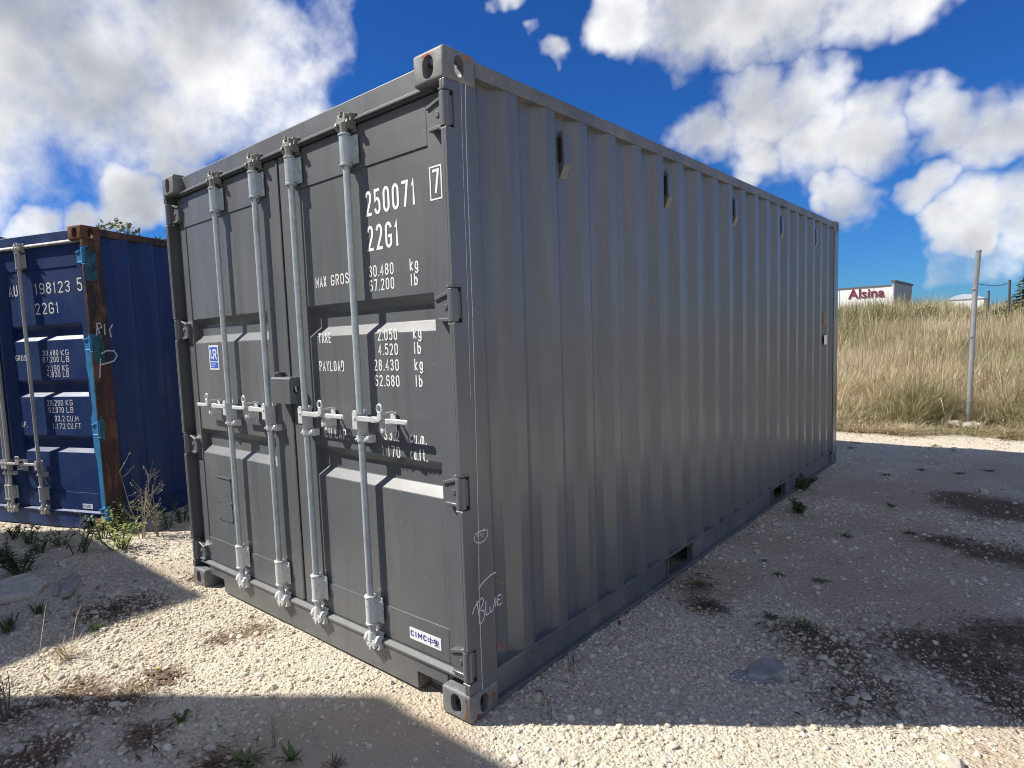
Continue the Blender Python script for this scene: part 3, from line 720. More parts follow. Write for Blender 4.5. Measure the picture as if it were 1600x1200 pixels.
# lock box over the seam
mb = MB().prism([(-.012, 1.236), (-.012, 1.362), (-.004, 1.370), (.050, 1.370), (.050, 1.364), (.0, 1.364), (-.006, 1.358), (-.006, 1.236)], 0, -1.300, -1.128)
mb.box(-1.134, -1.128, -.005, .052, 1.236, 1.363); mb.box(-1.300, -1.294, -.005, .052, 1.236, 1.363); mb.box(-1.25, -1.18, .030, .05, 1.30, 1.34)
lb = mb.build('lock_box', grey, rdoor, .0025, 2)
hook = MB().tube([(-1.126, .022, 1.322), (-1.122, .020, 1.312), (-1.121, .022, 1.300), (-1.123, .028, 1.298)], .004, 6).build('lock_hook', zinc, lb)
MB().cyl((-1.1275, .024, 1.306), (-1.1268, .024, 1.306), .016, n=14).build('lock_hole', black, lb)
MB().box(-1.322, -1.262, .012, .05, 1.386, 1.394).build('lock_guard', grey, lb)
# chalk marks on the near post (side face), drawn where they are read off the photograph
def side_stroke(mb, px, w, x=-.0032):
    x += len(mb.v) * 8e-6
    pts = [on_plane(a, b, 0, x) for a, b in px]
    n = len(pts); vs = []
    for i, p in enumerate(pts):
        d = (pts[min(i + 1, n - 1)] - pts[max(i - 1, 0)])[1:]; d = d / np.linalg.norm(d); q = np.array([-d[1], d[0]]) * w / 2
        vs += [(x, p[1] + q[0], p[2] + q[1]), (x, p[1] - q[0], p[2] - q[1])]
    mb.add(vs, [(2 * i, 2 * i + 1, 2 * i + 3, 2 * i + 2) for i in range(n - 1)])
Z2 = lambda L_: [(640 + a / 3.333, 780 + b / 3.333) for a, b in L_]
mb = MB(); side_stroke(mb, [(727, 128), (728, 200), (731, 300), (734, 380), (738, 480), (742, 620), (746, 760), (748, 850), (748.5, 920), (751, 1000), (754, 1080)], .0035)
side_stroke(mb, [(720, 128), (722, 210), (725, 300), (728, 380), (732, 500), (735, 620)], .0022); mb.build('chalk_line', chalk, gpost)
mb = MB()
side_stroke(mb, Z2([(400, 160), (372, 165), (345, 180), (335, 205), (345, 226), (370, 228), (395, 210), (408, 185), (405, 162), (385, 155)]), .0045)
side_stroke(mb, Z2([(352, 195), (366, 168), (372, 195), (384, 172), (382, 196)]), .0045); mb.build('chalk_ring', chalk, gpost); mb = MB()
side_stroke(mb, Z2([(358, 472), (370, 450), (390, 425), (420, 396), (450, 379)]), .0055); mb.build('chalk_mark', chalk, gpost)
mb = MB()
for s in ([(350, 528), (356, 570), (362, 610), (366, 640)], [(328, 600), (334, 572), (352, 540), (378, 512), (386, 528), (378, 556), (362, 582), (384, 578), (392, 598), (384, 630), (368, 652), (360, 640)],
          [(398, 530), (396, 570), (400, 604), (416, 592)], [(418, 560), (420, 588), (432, 582), (440, 545), (446, 505), (450, 530), (446, 560)], [(478, 498), (462, 500), (456, 525), (472, 522)], [(456, 525), (460, 552), (480, 542)]):
    side_stroke(mb, Z2(s), .0055)
mb.build('chalk_writing', chalk, gpost)
mb = MB()
for s in ([(478, 388), (484, 420), (482, 446)], [(466, 420), (470, 450)], [(488, 470), (482, 500), (484, 545), (470, 556)], [(470, 480), (466, 510)]): side_stroke(mb, Z2(s), .007, -.0034)
mb.build('orange_mark', orange, gpost)
mb = MB()
for s in ([(456, 748), (470, 752), (462, 765), (480, 770)], [(486, 756), (498, 762), (494, 778), (476, 782)], [(460, 778), (470, 786)]): side_stroke(mb, Z2(s), .007)
mb.build('red_mark', redmark, gpost)
# rust scuffs on the near castings and orange dabs on the upper one
mb = MB(); mb.prism([(-.034, .014), (-.015, .012), (-.014, .060), (-.019, .104), (-.028, .098), (-.024, .060)], 1, -.0007, .004); mb.build('rust_scuff', rust, gc)
mb = MB(); mb.prism([(.030, .012), (.085, .010), (.060, .022), (.040, .030)], 0, -.004, .0007); mb.build('rust_scuff', rust, gc)
mb = MB(); mb.prism([(-.112, CH - .022), (-.070, CH - .020), (-.075, CH - .012), (-.108, CH - .014)], 1, -.0006, .004); mb.build('orange_mark', redmark, gc)
mb = MB(); mb.prism([(.095, CH - .024), (.150, CH - .022), (.140, CH - .013), (.100, CH - .014)], 0, -.004, .0006); mb.build('orange_mark', redmark, gc)
# a paper tag and a yellow mark near the far end of the long side
for a, b, c, d, m in ((1287.5, 487, 1290, 509, orange), (1288, 524, 1292, 538, sticker_w)):
    p1, p2 = on_plane(a, b, 0, -.008), on_plane(c, d, 0, -.008)
    MB().box(-.0095, -.008, p1[1], p2[1], p2[2], p1[2]).build('side_tag', m, gc)

# ---- the weathered blue container beside it, turned a little towards the camera
hm2 = HINGE.copy(); hm2.materials.clear()
BW = R(22)
BP = dict(toprail=blue_rust, paint=blue, rail=blue, casting=rust, post=blue_rust, hardware=old_galv, rod=old_galv, low=old_galv, keep=old_galv, keepl=old_galv, gutter=grey_white,
          troughs=[(1.800, 1.665), (1.320, 1.172), (.830, .682)], rods=(.420, -.03 + .05), handle_z=.575, hs=-1.25, hinge_mat=light_blue, hinge_mesh=hm2, hinges=(2.345, 1.620, .900, .165))
bc, brd, bld, bpost = container('shipping_container', 'weathered blue shipping container numbered 198123 with rust-brown corner post', -4.182, .065, -.008, BW, BP)
B = lambda t, a, b, z, h: lettering(t, a, b, z, h, YP, white_paint, brd)
B('MAU', -1.100, -.905, 2.064, .098); B('198123', -.690, -.262, 2.064, .098); lettering('5', -.172, -.112, 2.062, .112, YF, white_paint, brd); B('22G1', -.705, -.418, 1.893, .098)
for t, a, b, z in (('30.480', -.668, -.478, 1.533), ('KG', -.446, -.352, 1.531), ('67.200', -.674, -.478, 1.475), ('LB', -.446, -.352, 1.473), ('2.190', -.638, -.478, 1.400), ('KG', -.446, -.372, 1.398),
                   ('4.830', -.640, -.478, 1.346), ('LB', -.446, -.372, 1.344), ('28.290', -.676, -.478, 1.095), ('KG', -.446, -.362, 1.097), ('62.370', -.664, -.478, 1.032), ('LB', -.446, -.362, 1.034),
                   ('33.2', -.600, -.478, .957), ('CU.M', -.450, -.311, .957), ('1.172', -.634, -.478, .889), ('CU.FT', -.450, -.290, .891),
                   ('MAX.', -1.185, -1.095, 1.500), ('GROSS', -1.02, -.845, 1.497), ('TARE', -1.185, -1.065, 1.384), ('NET', -1.185, -1.10, 1.040), ('CU.', -1.185, -1.12, .895), ('CAP.', -1.066, -.955, .900)):
    B(t, a, b, z, .050)
st = MB().box(-.352, -.232, YF - .0006, YF + .002, .190, .232).build('maker_sticker', sticker_w, brd)
lettering('CIMC', -.345, -.255, .200, .024, YF - .0014, sticker_b, st, .005, .74)
# touched-up strip along the door edge and teal patches at the hinges of the post
mb = MB().prism([(-.079, .20), (-.125, .20), (-.130, .62), (-.150, .70), (-.154, .99), (-.128, 1.05), (-.135, 1.30), (-.150, 1.42), (-.145, 1.56), (-.079, 1.57)], 1, YF - .0004, YF + .002)
mb.build('touch_up_strip', light_blue, brd)
MB().box(-.0312, -.017, .0016, .0028, .25, .82).build('touch_up_strip', light_blue, brd); MB().box(-.0312, -.017, .0016, .0028, .98, 1.54).build('touch_up_strip', light_blue, brd)
for z, h in ((2.30, .16), (1.60, .15), (.93, .13)): MB().box(-.0042, -.0034, .010, .055 + .06 * (h > .14), z - h, z + h * .6).build('teal_patch', teal, bpost)
mb = MB()
for px in ([(152, 507), (151, 524), (156, 520), (153, 513), (159, 512), (157, 505), (150, 506)], [(163, 506), (164, 523)], [(176, 507), (171, 515), (174, 527)], [(158, 553), (166, 548), (178, 548), (183, 556), (178, 564), (165, 568), (157, 570)], [(157, 560), (156, 590)]):
    pts = []
    for a, b in px:
        d = ray(a, b); c, s = math.cos(BW), math.sin(BW); nrm = np.array([c, s, 0]); P0 = np.array([-4.182, .065, 0]) + nrm * -.0030
        h = CAM + d * ((P0 - CAM) @ nrm) / (d @ nrm); pts.append(((h - P0) @ np.array([-s, c, 0]), h[2] + .008))
    n = len(pts); vs = []
    for i in range(n):
        d = np.subtract(pts[min(i + 1, n - 1)], pts[max(i - 1, 0)]); d = d / np.linalg.norm(d); q = np.array([-d[1], d[0]]) * .006
        vs += [(-.0030, pts[i][0] + q[0], pts[i][1] + q[1]), (-.0030, pts[i][0] - q[0], pts[i][1] - q[1])]
    mb.add(vs, [(2 * i, 2 * i + 1, 2 * i + 3, 2 * i + 2) for i in range(n - 1)])
mb.build('chalk_writing', chalk, bpost)

# ---- dark green high-cube behind its left side, and the row across the lane whose shadows fall into the picture
c_, s_ = math.cos(BW), math.sin(BW)
hm3 = HINGE.copy(); hm3.materials.clear()
container('shipping_container', 'dark green high-cube shipping container standing behind the blue one', -4.182 - 2.60 * c_ - s_ * .35, .065 - 2.60 * s_ + c_ * .35, -.01, BW,
          dict(paint=green_p, rail=green_p, casting=green_p, post=green_p, hardware=old_galv, rod=old_galv, H=2.896))
# (two stacks two high; their top corners throw the two shadows on the gravel before the doors)
SH = 2 * CH / math.tan(EL)
redp = dict(paint=red_p, rail=red_p, casting=rust, post=red_p, hardware=old_galv, rod=old_galv); tanp = dict(paint=tan_p, rail=tan_p, casting=rust, post=tan_p, hardware=old_galv, rod=old_galv)
xa, ya = -2.105 - SH * HX, -.055 - SH * HY - CL; xb, yb = -.447 - SH * HX + CW, -.071 - SH * HY - CL
for z, P_, lab in ((0, redp, 'oxide red shipping container under a beige one across the lane'), (CH, tanp, 'beige shipping container stacked on an oxide red one across the lane')): container('shipping_container', lab, xa, ya, z, 0, P_)
for z, P_, lab in ((0, tanp, 'beige shipping container under an oxide red one across the lane'), (CH, redp, 'oxide red shipping container stacked on a beige one across the lane')): container('shipping_container', lab, xb, yb, z, 0, P_)

# ------------------------------------------------------------------ loose gravel: one mass of stones (geometry nodes)
def gravel():
    n = 190000
    # density follows the distance from where the lane opens: many fine stones near, fewer far
    P = []
    for (x0, x1, y0, y1, k) in ((-2.6, 2.2, -1.7, 1.4, 95000), (-6.2, -1.6, -1.5, 1.6, 55000), (-.2, 3.2, .8, 4.4, 70000), (-.6, 4.2, 4.0, 8.9, 50000)):
        P.append(np.stack([rng.uniform(x0, x1, k), rng.uniform(y0, y1, k)], -1))
    P = np.concatenate(P); x, y = P[:, 0], P[:, 1]
    so_, du = mask(SOILW, x, y, 41), mask(DUSTW, x, y, 51)
    clump = fbm(x, y, 2.2, 77)
    keep = rng.uniform(0, 1, len(x)) < (1 - .85 * du) * (1 - .35 * so_) * np.clip(.35 + 1.5 * (clump - .25), .25, 1)
    keep &= ~inside_foot(x, y, -.03)
    x, y = x[keep], y[keep]; m = len(x)
    s_ = np.exp(rng.normal(math.log(.0043), .52, m)); s_ = np.clip(s_, .002, .022)
    z = ground_z(x, y) + s_ * .15
    me = bpy.data.meshes.new('gravel'); me.vertices.add(m); me.vertices.foreach_set('co', np.stack([x, y, z], -1).astype(np.float32).ravel())
    a = me.attributes.new('scl', 'FLOAT_VECTOR', 'POINT'); sv = np.stack([s_, s_ * rng.uniform(.65, 1, m), s_ * rng.uniform(.45, .8, m)], -1); a.data.foreach_set('vector', sv.astype(np.float32).ravel())
    a = me.attributes.new('rot', 'FLOAT_VECTOR', 'POINT'); rv = np.stack([rng.uniform(-.5, .5, m), rng.uniform(-.5, .5, m), rng.uniform(0, 6.28, m)], -1); a.data.foreach_set('vector', rv.astype(np.float32).ravel())
    o = obj('gravel', me); tag(o, None, None, None, 'stuff')
    gm = bpy.data.materials.new('gravel_stone'); gm.use_nodes = True; N, L = gm.node_tree.nodes, gm.node_tree.links
    b = N['Principled BSDF']; b.inputs['Roughness'].default_value = .93; b.inputs['Specular IOR Level'].default_value = .2
    oi = N.new('ShaderNodeObjectInfo'); cr = N.new('ShaderNodeValToRGB'); L.new(oi.outputs['Random'], cr.inputs[0])
    e = cr.color_ramp.elements; e[0].position = 0; e[0].color = (.42, .36, .27, 1); e[1].position = 1; e[1].color = (.72, .68, .58, 1)
    for p, c in ((.18, (.54, .48, .37)), (.55, (.62, .56, .45)), (.80, (.66, .59, .47))): q = e.new(p); q.color = (*c, 1)
    L.new(cr.outputs[0], b.inputs['Base Color'])
    g = bpy.data.node_groups.new('gravel_scatter', 'GeometryNodeTree')
    g.interface.new_socket('Geometry', in_out='INPUT', socket_type='NodeSocketGeometry'); g.interface.new_socket('Geometry', in_out='OUTPUT', socket_type='NodeSocketGeometry')
    N, L = g.nodes, g.links; gi, go = N.new('NodeGroupInput'), N.new('NodeGroupOutput')
    jn = N.new('GeometryNodeJoinGeometry')
    for k in range(5):
        ic = N.new('GeometryNodeMeshIcoSphere'); ic.inputs['Radius'].default_value = 1; ic.inputs['Subdivisions'].default_value = 2
        no = N.new('ShaderNodeTexNoise'); no.noise_dimensions = '4D'; no.inputs['W'].default_value = 3.7 * k; no.inputs['Scale'].default_value = .9; no.inputs['Detail'].default_value = 2
        sb = N.new('ShaderNodeVectorMath'); sb.operation = 'SUBTRACT'; sb.inputs[1].default_value = (.5, .5, .5); L.new(no.outputs['Color'], sb.inputs[0])
        sc = N.new('ShaderNodeVectorMath'); sc.operation = 'SCALE'; sc.inputs['Scale'].default_value = 1.7; L.new(sb.outputs[0], sc.inputs[0])
        sp = N.new('GeometryNodeSetPosition'); L.new(ic.outputs['Mesh'], sp.inputs['Geometry']); L.new(sc.outputs[0], sp.inputs['Offset'])
        sm = N.new('GeometryNodeSetMaterial'); sm.inputs['Material'].default_value = gm; L.new(sp.outputs[0], sm.inputs['Geometry'])
        ti = N.new('GeometryNodeGeometryToInstance'); L.new(sm.outputs[0], ti.inputs[0]); L.new(ti.outputs[0], jn.inputs[0])
    ip = N.new('GeometryNodeInstanceOnPoints'); L.new(gi.outputs[0], ip.inputs['Points']); L.new(jn.outputs[0], ip.inputs['Instance']); ip.inputs['Pick Instance'].default_value = True
    rn = N.new('FunctionNodeRandomValue'); rn.data_type = 'INT'; rn.inputs[4].default_value = 0; rn.inputs[5].default_value = 4; L.new(rn.outputs[2], ip.inputs['Instance Index'])
    for nm, sock in (('rot', 'Rotation'), ('scl', 'Scale')):
        na = N.new('GeometryNodeInputNamedAttribute'); na.data_type = 'FLOAT_VECTOR'; na.inputs['Name'].default_value = nm; L.new(na.outputs['Attribute'], ip.inputs[sock])
    L.new(ip.outputs[0], go.inputs[0])
    md = o.modifiers.new('scatter', 'NODES'); md.node_group = g
    return o
gravel()

# ------------------------------------------------------------------ single stones
stone_m = mat('limestone_chunk', (.58, .54, .46), .92, noise=[(22, .42, .66, (.40, .36, .29), 6, V1), (60, .6, .75, (.70, .67, .60), 3, V1)], bump=(60, .6, .004), spec=.2)
slab_m = mat('grey_mortar_slab', (.36, .35, .33), .95, noise=[(12, .42, .66, (.25, .24, .22), 6, V1), (40, .6, .75, (.46, .45, .42), 3, V1)], bump=(45, .6, .004), spec=.2)
def stone_mesh(r, flat, seed, name='stone'):
    bm = bmesh.new(); bmesh.ops.create_icosphere(bm, subdivisions=3, radius=1)
    rs = random.Random(seed); ax = [Vector((rs.gauss(0, 1), rs.gauss(0, 1), rs.gauss(0, 1))).normalized() for _ in range(9)]; cut = [rs.uniform(.55, .95) for _ in ax]
    for v in bm.verts:
        for a, c in zip(ax, cut):
            d = v.co.dot(a)
            if d > c: v.co -= a * (d - c) * .92
        v.co = Vector((v.co.x, v.co.y * .78, v.co.z * flat)) * r
    me = bpy.data.meshes.new(name); bm.to_mesh(me); bm.free(); me.materials.append(stone_m); return me
SM = [stone_mesh(1, f, i) for i, f in enumerate((.6, .5, .7, .45))]
STONES = [(180,1106,.030),(1405,1132,.026),(1488,1196,.045),(1052,1166,.022),(330,1172,.026),(190,1172,.022),(28,1172,.03),(1240,1055,.022),(95,1060,.02),(1128,978,.03),(320,1005,.02),(1330,1098,.035),(1352,1090,.03),
          (1384,1062,.03),(1380,1012,.02),(1430,1150,.018),(1285,1030,.028),(560,1010,.02),(610,1068,.02),(385,1045,.018),(1470,1060,.022),(1515,1070,.02),(1250,1140,.02),(860,1085,.014),(250,1020,.016),(120,925,.05),(100,900,.04),(1455,703,.045),(1492,705,.05),(1570,694,.05),(1535,770,.05)]
for i, (px, py, r) in enumerate(STONES):
    p = on_ground(px, py); o = obj('stone', SM[i % 4], None, None, (p[0], p[1], gz(p[0], p[1]) + r * .18)); o.scale = (r, r, r)
    o.rotation_euler = (random.uniform(-.2, .2), random.uniform(-.2, .2), random.uniform(0, 6.28))
    tag(o, 'small pale limestone chunk lying loose on the gravel', 'stone', 'loose stones on the gravel')
# broken crust slabs before the blue container and a grey mortar slab on the shaded side
def slab(name, label, pts, t, m, lift=.0):
    P = [on_ground(*q)[:2] for q in pts]; c = np.mean(P, 0); z = gz(*c)
    mb = MB(); mb.prism([tuple(q - c) for q in P], 2, 0, t); me = mb.mesh(name, t * .3, 2)
    o = obj(name, me, m, None, (c[0], c[1], z - t * .35 + lift)); o.rotation_euler = (random.uniform(-.06, .06), random.uniform(-.06, .06), 0)
    tag(o, label, 'slab'); return o
slab('mortar_slab', 'flat grey mortar slab with ragged edge in the container shadow', [(1166,1056),(1172,1040),(1196,1032),(1222,1040),(1230,1052),(1212,1060),(1190,1062)], .03, slab_m)
slab('mortar_slab', 'thin grey mortar sheet half buried beneath the ragged slab', [(1125,1054),(1160,1044),(1215,1056),(1226,1066),(1190,1072),(1160,1068)], .008, slab_m)
slab('crust_slab', 'broken pale crust slab before the blue container', [(0,930),(50,918),(78,930),(60,946),(0,956)], .05, stone_m)
slab('crust_slab', 'small broken crust piece beside the larger crust slab', [(92,930),(118,912),(132,922),(112,948),(96,952)], .05, slab_m)

# ------------------------------------------------------------------ plants
leaf_dark = mat('leaf_dark_green', (.070, .115, .036), .6, noise=[(20, .45, .7, (.085, .11, .045), 3, V1)])
leaf_mid = mat('leaf_mid_green', (.10, .15, .040), .6, noise=[(20, .45, .7, (.14, .18, .06), 3, V1)])
leaf_yel = mat('leaf_yellow_green', (.26, .30, .07), .6, noise=[(20, .45, .7, (.18, .24, .05), 3, V1)])
straw = mat('dry_straw', (.42, .34, .19), .8, noise=[(20, .45, .7, (.30, .22, .12), 3, V1)])
twig_m = mat('brown_twig', (.12, .08, .05), .85, noise=[(30, .45, .7, (.17, .12, .08), 3, V1)])
dead_m = mat('dead_stalk', (.30, .27, .20), .85, noise=[(30, .45, .7, (.20, .17, .12), 3, V1)])
def leaf(mb, base, d, L_, w, droop=.35, n=5, up=Vector((0, 0, 1))):
    d = Vector(d).normalized(); s_ = d.cross(up); s_ = s_.normalized() if s_.length > 1e-3 else Vector((1, 0, 0)); p = Vector(base); vs = []
    for i in range(n + 1):
        t = i / n; q = p + d * (L_ * t) + Vector((0, 0, -1)) * (droop * L_ * t * t); k = w * math.sin(math.pi * min(.08 + t * .92, 1)) ** .8 * .5 if i < n else w * .02
        nrm = s_.cross(d).normalized()
        vs += [q + s_ * k + nrm * k * .35, q, q - s_ * k + nrm * k * .35]
    fs = []
    for i in range(n):
        a = 3 * i; fs += [(a, a + 1, a + 4, a + 3), (a + 1, a + 2, a + 5, a + 4)]
    mb.add(vs, fs)
def place(px, py): p = on_ground(px, py); return Vector((p[0], p[1], gz(p[0], p[1])))
def rosette(px, py, label, n, L_, w, m, group=None, lift=.6):
    r = empty('weed', place(px, py)); tag(r, label, 'plant', group)
    for k in range(n):
        a = k * 2.4 + random.uniform(-.3, .3); l = L_ * random.uniform(.4, 1.1); mb = MB()
        leaf(mb, (0, 0, .004), (math.cos(a), math.sin(a), lift * random.uniform(.6, 1.5)), l, w * random.uniform(.7, 1.1), random.uniform(.15, .5)); mb.build('leaf', m, r, smooth=True)
    return r
def leafy(px, py, label, stems, h, ll, lw, m, sm, group=None, spread=.35, per=14):
    r = empty('weed', place(px, py)); tag(r, label, 'plant', group); st_ = MB(); fo = MB()
    for k in range(stems):
        a = random.uniform(0, 6.28); b = Vector((math.cos(a), math.sin(a), 0)) * random.uniform(0, .25 * h); tip = b + Vector((math.cos(a) * spread * h, math.sin(a) * spread * h, h * random.uniform(.65, 1.05)))
        mid = (b + tip) / 2 + Vector((random.uniform(-1, 1), random.uniform(-1, 1), .5)) * .06 * h
        P = [b, (b + mid) / 2, mid, (mid + tip) / 2, tip]; st_.tube(P, [.004 + h * .004, .004 + h * .003, .003, .0022, .0012], 5)
        for j in range(per):
            t = random.uniform(.12, 1); q = b.lerp(mid, t * 2) if t < .5 else mid.lerp(tip, t * 2 - 1); e = random.uniform(0, 6.28)
            leaf(fo, q, (math.cos(e), math.sin(e), random.uniform(.0, .9)), ll * random.uniform(.5, 1.1) * (1.15 - .5 * t), lw * random.uniform(.7, 1.1), random.uniform(.1, .5), 3)
    st_.build('stem', sm, r, smooth=True); fo.build('foliage', m, r, smooth=True)['kind'] = 'stuff'; return r
def tuft(px, py, label, n, h, w, m, spread=.5, group=None):
    r = empty('grass_tuft', place(px, py)); tag(r, label, 'grass', group); mb = MB()
    for k in range(n):
        a = random.uniform(0, 6.28); leaf(mb, (random.gauss(0, .015), random.gauss(0, .015), 0), (math.cos(a) * spread, math.sin(a) * spread, 1), h * random.uniform(.45, 1.1), w * random.uniform(.7, 1.2), random.uniform(.1, .7) * spread, 5)
    mb.build('blades', m, r, smooth=True)['kind'] = 'stuff'; return r
def dead_weed(px, py, label, stems, h, lean=(0, 0), m=None, twigs=9):
    k_ = min(1, h / .4)
    r = empty('dead_weed', place(px, py)); tag(r, label, 'plant')
    for k in range(stems):
        a = random.uniform(0, 6.28); tip = Vector((lean[0] + math.cos(a) * .18 * h, lean[1] + math.sin(a) * .18 * h, h * random.uniform(.6, 1))); st_ = MB()
        b = Vector((math.cos(a), math.sin(a), 0)) * .02; P = [b.lerp(tip, t) + Vector((random.uniform(-1, 1), random.uniform(-1, 1), 0)) * .02 * h * (t > 0) for t in (0, .25, .5, .75, 1)]
        st_.tube(P, [.005 * k_, .0045 * k_, .004 * k_, .003 * k_, .002 * k_], 5)
        for j in range(twigs):
            t = random.uniform(.25, .98); i = min(int(t * 4), 3); q = P[i].lerp(P[i + 1], t * 4 - i); e = random.uniform(0, 6.28); l = h * random.uniform(.08, .26)
            q2 = q + Vector((math.cos(e), math.sin(e), random.uniform(.4, 1.2))) * l; st_.tube([q, (q + q2) / 2 + Vector((0, 0, -.01)), q2], [.0022 * k_, .0018 * k_, .001 * k_], 4)
            for g_ in range(3): leaf(st_, q.lerp(q2, random.uniform(.4, 1)), (random.uniform(-1, 1), random.uniform(-1, 1), random.uniform(-.3, .8)), random.uniform(.012, .035) * k_, .007 * k_, .4, 2)
        st_.build('stalk', m or dead_m, r, smooth=True)
    return r
dead_weed(222, 842, 'tall dead weed with seed spikes beside the rusty blue container post', 5, .62)
dead_weed(250, 838, 'slender dead weed between the blue and the grey container', 3, .42)
dead_weed(120, 835, 'short dead spike before the blue container doors', 1, .30)
leafy(190, 862, 'bright yellow-green weed at the foot of the rusty corner post', 12, .26, .07, .018, leaf_yel, leaf_mid, per=16, spread=.6)
leafy(160, 840, 'small light green weed before the blue container sill', 7, .22, .06, .016, leaf_mid, leaf_mid)
leafy(122, 872, 'dark upright weed before the blue doors', 7, .22, .06, .018, leaf_dark, leaf_dark)
leafy(65, 868, 'low dark weed left of the upright one before the blue doors', 5, .12, .05, .014, leaf_dark, twig_m)
leafy(34, 906, 'bushy dark green weed on the rubble mound', 12, .22, .08, .024, leaf_dark, leaf_dark, per=16, spread=.55)
leafy(8, 885, 'spindly green weed behind the bushy one on the mound', 6, .2, .06, .014, leaf_dark, twig_m)
leafy(285, 815, 'shaded weed in the gap beside the grey container post', 7, .22, .06, .018, leaf_dark, leaf_dark)
leafy(20, 842, 'dark weed under the blue container sill', 6, .14, .06, .018, leaf_dark, leaf_dark)
leafy(205, 832, 'tall green weed growing up against the rusty post', 6, .34, .07, .016, leaf_mid, leaf_mid, per=16, spread=.25)
leafy(262, 826, 'leafy green weed low in the gap between the containers', 6, .2, .06, .018, leaf_mid, leaf_dark)
leafy(95, 855, 'low green weed clump left of the upright dark weed', 7, .13, .06, .018, leaf_mid, leaf_dark, spread=.7)
leafy(48, 850, 'green weed clump below the blue door sill', 7, .16, .06, .018, leaf_dark, leaf_dark)
tuft(60, 968, 'ragged green tuft beside the crust slab', 50, .11, .006, leaf_dark, .6)
tuft(150, 990, 'thin green tuft at the sunlit edge of the mound', 36, .08, .005, leaf_mid, .6)
tuft(12, 992, 'dark green grass tuft at the mound edge', 46, .15, .006, leaf_dark, .45)
tuft(180, 962, 'sparse dark grass tuft on the mound shadow', 40, .09, .005, leaf_dark, .7)
tuft(105, 1030, 'dry straw tuft with long arching blades on the sunlit gravel', 55, .16, .004, straw, .7)
r = empty('straw_stalk', place(95, 1010)); tag(r, 'long bent straw stalks arching over the rubble mound', 'grass')
for a, b, c in (((60, 1035), (110, 940), .16), ((75, 1010), (165, 938), .2), ((110, 1020), (150, 955), .1), ((50, 990), (92, 935), .12)):
    p, q = place(*a) - r.location, place(*b) - r.location; q += Vector((0, 0, c * .4))
    MB().tube([p, p.lerp(q, .3) + Vector((0, 0, c)), p.lerp(q, .7) + Vector((0, 0, c * 1.1)), q], [.0018, .0018, .0015, .001], 5).build('stalk', straw, r, smooth=True)
dead_weed(15, 1125, 'leafless brown twiggy weed at the lane edge', 6, .24, m=twig_m, twigs=7)
tuft(200, 1090, 'flattened tan grass tuft on the shadow border', 40, .07, .004, straw, 1.0)
leafy(283, 1128, 'single small green weed in the wide foreground shadow', 4, .055, .035, .013, leaf_mid, leaf_mid, per=8)
rosette(385, 1194, 'green rosette weed with long pointed leaves in foreground shadow', 22, .12, .015, leaf_mid, lift=.8)
rosette(455, 1192, 'second rosette weed with upright leaves beside the first', 18, .10, .014, leaf_mid, lift=1.3)
dead_weed(425, 1165, 'thin dry stalks between the two rosette weeds', 3, .14, twigs=4)
tuft(525, 1195, 'reddish dry tuft beside the rosette weeds', 40, .06, .004, twig_m, .9)
tuft(330, 1196, 'matted brown dry grass left of the rosette weeds', 60, .06, .004, twig_m, 1.2)
r = leafy(1256, 764, 'dense green weed clump against the grey bottom rail', 12, .17, .07, .025, leaf_mid, leaf_dark, per=18, spread=.6)
leafy(1252, 800, 'spreading green weed clump beside the rail clump', 9, .11, .07, .02, leaf_mid, leaf_dark, per=16, spread=1.0)
tuft(1092, 912, 'sparse green tuft near the fork pocket', 34, .06, .005, leaf_mid, .9)
tuft(1107, 945, 'small matted brown tuft on the shaded gravel', 40, .05, .004, twig_m, 1.0)
rosette(1205, 966, 'small dark weed on the shaded gravel', 9, .07, .016, leaf_dark)
rosette(1256, 984, 'dark weed with one upright leaf beside the brown soil', 9, .075, .016, leaf_dark, lift=1.0)
rosette(1217, 898, 'flat dark weed on the dusty track', 8, .06, .015, leaf_dark, lift=.3)
rosette(1282, 908, 'flat weed right of another on the dusty track', 9, .08, .014, leaf_dark, lift=.25)
rosette(1194, 876, 'tiny weed on the dusty track', 7, .05, .012, leaf_dark, lift=.4)
dead_weed(896, 1050, 'dark withered weed leaning by the bottom rail', 3, .14, m=twig_m, twigs=5)
dead_weed(855, 1122, 'withered reddish weed at the shadow edge', 4, .10, m=twig_m, twigs=4)
for i, (px, py) in enumerate(((1340, 692), (1462, 697), (1385, 742), (1440, 735), (1500, 740), (1390, 790), (1330, 700), (1545, 735), (1420, 835), (1320, 838))):
    tuft(px, py, 'flat dry weed scrap on the far shaded gravel', 26, .085, .008, (twig_m, leaf_dark)[i % 2], 1.6, 'weed scraps on the far gravel')
# dead leaves and a yellow scrap on the sunlit gravel
r = empty('leaf_litter', place(255, 1062)); tag(r, 'little heap of dry dark leaves with a yellow scrap on sunlit gravel', 'leaves')
for k in range(9):
    mb = MB(); a = random.uniform(0, 6.28); leaf(mb, (random.uniform(-.09, .12), random.uniform(-.03, .03), .006), (math.cos(a), math.sin(a), .2), .05, .018, .2, 4); mb.build('leaf', twig_m, r, smooth=True)
mb = MB(); leaf(mb, (-.1, 0, .01), (.5, .5, .5), .035, .022, .3, 4); mb.build('yellow_scrap', mat('yellow_plastic', (.55, .42, .05), .6), r, smooth=True)

